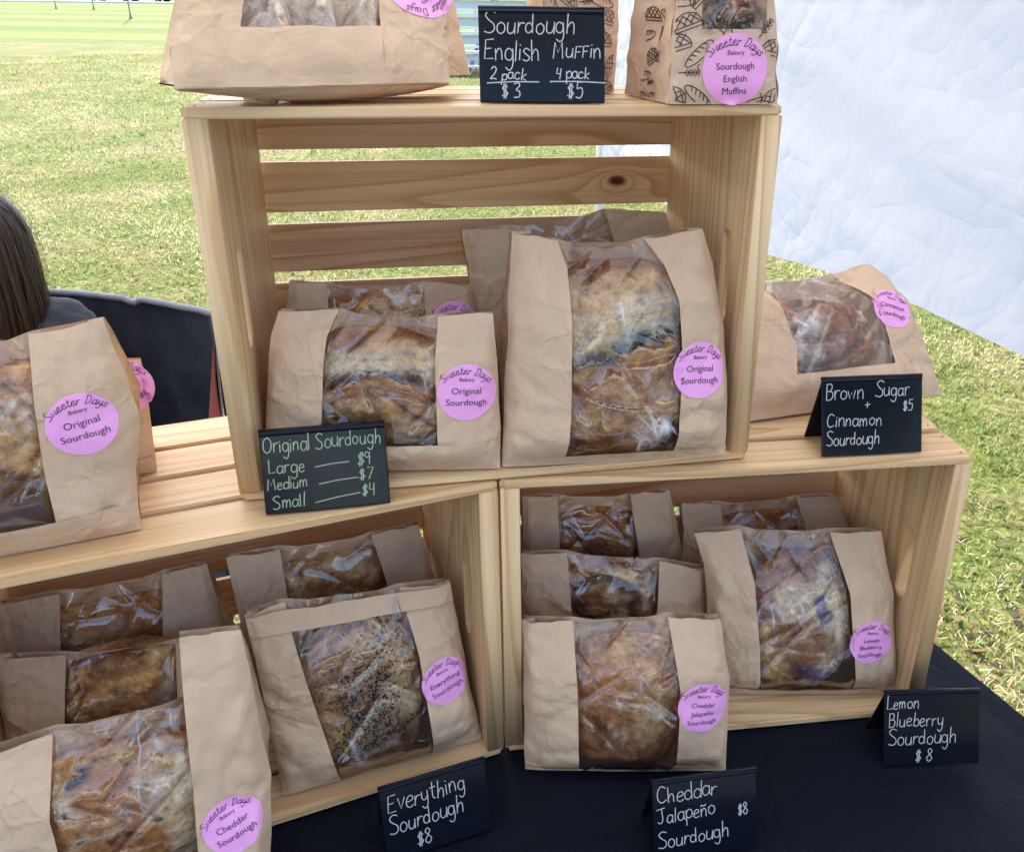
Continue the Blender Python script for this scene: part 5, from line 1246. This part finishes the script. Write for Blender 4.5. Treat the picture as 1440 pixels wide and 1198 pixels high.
# person, seated
hc = ony(-72, 380, 1.20)      # head centre
skin = simple('skin', (.50, .27, .18), .5); hood = simple('charcoal_hoodie', (.014, .017, .032), .85, bump=(90, .0015), var=.25); jean = simple('dark_jeans', (.03, .035, .05), .85, bump=(400, .0008), var=.2)
pe = empty('person', (hc[0], 1.2, 0), 0, 'person with long dark brown hair in a charcoal hoodie sitting in the camping chair', 'person')
def skinned(name, joints, edges, mat, parent, sub=2):
    me = bpy.data.meshes.new(name); me.from_pydata([tuple(float(c) for c in j[0]) for j in joints], edges, []); o = bpy.data.objects.new(name, me); COL.objects.link(o)
    o.modifiers.new('s', 'SKIN'); sd = me.skin_vertices[0].data if me.skin_vertices else None
    if sd is None:
        bpy.context.view_layer.objects.active = o; sd = me.skin_vertices[0].data
    for k, j in enumerate(joints): sd[k].radius = j[1] if hasattr(j[1], '__len__') else (j[1], j[1])
    sd[0].use_root = True
    s = o.modifiers.new('d', 'SUBSURF'); s.levels = sub; s.render_levels = sub
    m2 = bpy.data.meshes.new_from_object(o.evaluated_get(bpy.context.evaluated_depsgraph_get())); bpy.data.objects.remove(o)
    return link(name, m2, mat, parent, True)
def J(dx, dy, z, r): return ((hc[0] + dx, hc[1] + dy, z), r)
hz = hc[2]; nz0 = hz - .12; sh = hz - .20
body = [J(0, .06, .52, (.15, .12)), J(0, .08, .68, (.13, .10)), J(0, .07, .84 if sh > .95 else sh - .1, (.15, .105)), J(0, .05, sh + .02, (.085, .07)), J(0, .03, nz0, .052), J(0, .01, hz, (.075, .095)), J(0, .0, hz + .05, (.07, .085)),
        J(.125, .05, sh - .02, .055), J(.175, .02, sh - .26, .047), J(.13, -.22, sh - .30, .036), J(.10, -.28, sh - .30, .028),
        J(-.15, .05, sh - .01, .060), J(-.22, -.01, sh - .24, .047), J(-.13, -.22, sh - .30, .036), J(-.10, -.28, sh - .30, .028),
        J(.10, -.02, .52, .095), J(.13, -.38, .53, .070), J(.13, -.40, .10, .048), J(.13, -.50, .05, .035), J(-.10, -.02, .52, .095), J(-.13, -.38, .53, .070), J(-.13, -.40, .10, .048), J(-.13, -.50, .05, .035)]
edges = [(0, 1), (1, 2), (2, 3), (3, 4), (4, 5), (5, 6), (3, 7), (7, 8), (8, 9), (9, 10), (3, 11), (11, 12), (12, 13), (13, 14), (0, 15), (15, 16), (16, 17), (17, 18), (0, 19), (19, 20), (20, 21), (21, 22)]
skinned('body', body, edges, skin, pe)
def fat(j, k): return (j[0], tuple(c * k + .006 for c in j[1]) if hasattr(j[1], '__len__') else j[1] * k + .008)
hb = [fat(body[i], 1.12) for i in (0, 1, 2, 3, 7, 8, 9, 11, 12, 13)]
hb[4] = (hb[4][0], .070); hb[7] = (hb[7][0], .070)
skinned('hoodie', hb, [(0, 1), (1, 2), (2, 3), (3, 4), (4, 5), (5, 6), (3, 7), (7, 8), (8, 9)], hood, pe)
jb = [fat(body[i], 1.10) for i in (0, 15, 16, 17, 19, 20, 21)]
skinned('jeans', jb, [(0, 1), (1, 2), (2, 3), (0, 4), (4, 5), (5, 6)], jean, pe)
# hood bunched behind the neck
def ringtube(c, rx, ry, rz_, r, tilt):
    pts = []
    for k in range(61):
        a = 2 * math.pi * k / 60; pts.append((c[0] + rx * math.cos(a), c[1] + ry * math.sin(a), c[2] + rz_ * math.sin(a * 1.0 + tilt)))
    return tube(pts, [r * (1 + .22 * math.sin(.7 * k) + .1 * math.sin(1.9 * k)) for k in range(61)], 18, False)
th_ = np.linspace(0, 2 * np.pi, 60); ph_ = np.linspace(0.02, np.pi - .02, 40); TT_, PP_ = np.meshgrid(th_, ph_, indexing='ij')
D_ = np.stack([np.sin(PP_) * np.cos(TT_), np.sin(PP_) * np.sin(TT_), np.cos(PP_)], -1); D_[-1] = D_[0]
rr_ = 1 + .16 * perlin(D_ * 1.6 + 3) + .10 * np.abs(perlin(D_ * np.array([2.2, 2.2, 6.]) + 9))
mesh('hood', np.array([hc[0] + .01, hc[1] + .055, sh + .062]) + D_ * rr_[..., None] * np.array([.165, .105, .075]), grid_faces(60, 40), hood, pe, True)
# face details on the head
V, F = [], []
for dx in (-.03, .03):
    v, f = tube([(hc[0] + dx, hc[1] - .088, hz + .01), (hc[0] + dx, hc[1] - .094, hz + .01)], .012, 12); o = len(V); V += v; F += [tuple(i + o for i in q) for q in f]
mesh('eyes', V, F, simple('eye', (.05, .03, .02), .2), pe)
v, f = tube([(hc[0], hc[1] - .09, hz + .005), (hc[0], hc[1] - .115, hz - .028)], [.008, .014], 10); mesh('nose', v, f, skin, pe, True)
v, f = tube([(hc[0] - .024, hc[1] - .088, hz - .058), (hc[0], hc[1] - .094, hz - .060), (hc[0] + .024, hc[1] - .088, hz - .058)], [.003, .007, .003], 8); mesh('mouth', v, f, simple('lips', (.4, .12, .10), .4), pe, True)
for s_ in (-1, 1):                                     # hands resting in the lap
    pb = np.array([hc[0] + s_ * .10, hc[1] - .28, sh - .30])
    for k in range(5):
        off = np.array([(-.028 + .014 * k) * 1., 0, 0]); st_ = pb + off * (1 if k else 1.3); ln_ = (.045, .065, .075, .07, .055)[k]; dr = norm(np.array([off[0] * (6 if k == 0 else 2.5), -1, -.35]))
        v, f = tube([st_, st_ + dr * ln_ * .5, st_ + dr * ln_ * .8 + [0, 0, -.012], st_ + dr * ln_ + [0, 0, -.028]], [.010, .0088, .0078, .006], 8); mesh('finger', v, f, skin, pe, True)
# hair
def hair_mat():
    m, nt, out = newmat('dark_brown_hair'); b = N(nt, 'ShaderNodeBsdfPrincipled'); at = N(nt, 'ShaderNodeAttribute'); at.attribute_name = 'tint'
    L(nt, at.outputs[0], b.inputs['Base Color']); b.inputs['Roughness'].default_value = .42; b.inputs['Specular IOR Level'].default_value = .35; L(nt, b.outputs[0], out.inputs[0]); return m
g = np.random.default_rng(5); V, F, C = [], [], []
def lock(a, top, rr, ln, wdt):
    """one lock falling from the parting; a: direction around the head"""
    dx, dy = math.cos(a), math.sin(a); path = []; w1, w2, w3 = g.uniform(0, 6), g.uniform(.3, 1.), g.uniform(-.010, .012)
    for k in range(14):
        t = k / 13
        if t < .35: q = t / .35; r_ = rr * math.sin(q * math.pi / 2); z = top - (.10) * (1 - math.cos(q * math.pi / 2))
        else: q = (t - .35) / .65; r_ = rr * (1 + .10 * math.sin(q * 3) - .12 * q); z = top - .10 - ln * q
        path.append(np.array([hc[0] + dx * r_ * .92, hc[1] + .01 + dy * r_ * 1.05, z]) + np.array([-dy, dx, 0]) * (w3 * t + .005 * w2 * math.sin(w1 + 7 * t)) + np.array([dx, dy, 0]) * .004 * w2 * math.sin(w1 * 2 + 5 * t) + g.normal(size=3) * .0010 * t)
    col = np.array((.028, .014, .010)) * g.uniform(.4, 2.2); o = len(V)
    for k, p in enumerate(path):
        tn = np.array([-dy, dx, 0]); wv = wdt * (1 - .6 * (k / 13)); rad = np.array([dx, dy, .2])
        V.extend([p - tn * wv, p + rad * wv * .5, p + tn * wv]); C.extend([col] * 3)
    for k in range(13):
        for m_ in range(2): F.append((o + k * 3 + m_, o + k * 3 + m_ + 1, o + (k + 1) * 3 + m_ + 1, o + (k + 1) * 3 + m_))
for k in range(4800):
    a = g.uniform(0, 2 * math.pi)
    if -2.15 < (a - 2 * math.pi if a > math.pi else a) < -1.05 and g.uniform() < .93: continue    # the face is left open
    lock(a, hz + .125 + g.uniform(-.006, .006), g.uniform(.088, .108), g.uniform(.18, .32), g.uniform(.0007, .0026))
for k in range(260):
    a = g.uniform(-1.0, 4.1); lock(a, hz + .128 + g.uniform(-.004, .014), g.uniform(.104, .122), g.uniform(.12, .34), .0004)
mesh('hair', V, F, hair_mat(), pe, True, np.array(C))
bpy.context.view_layer.update()
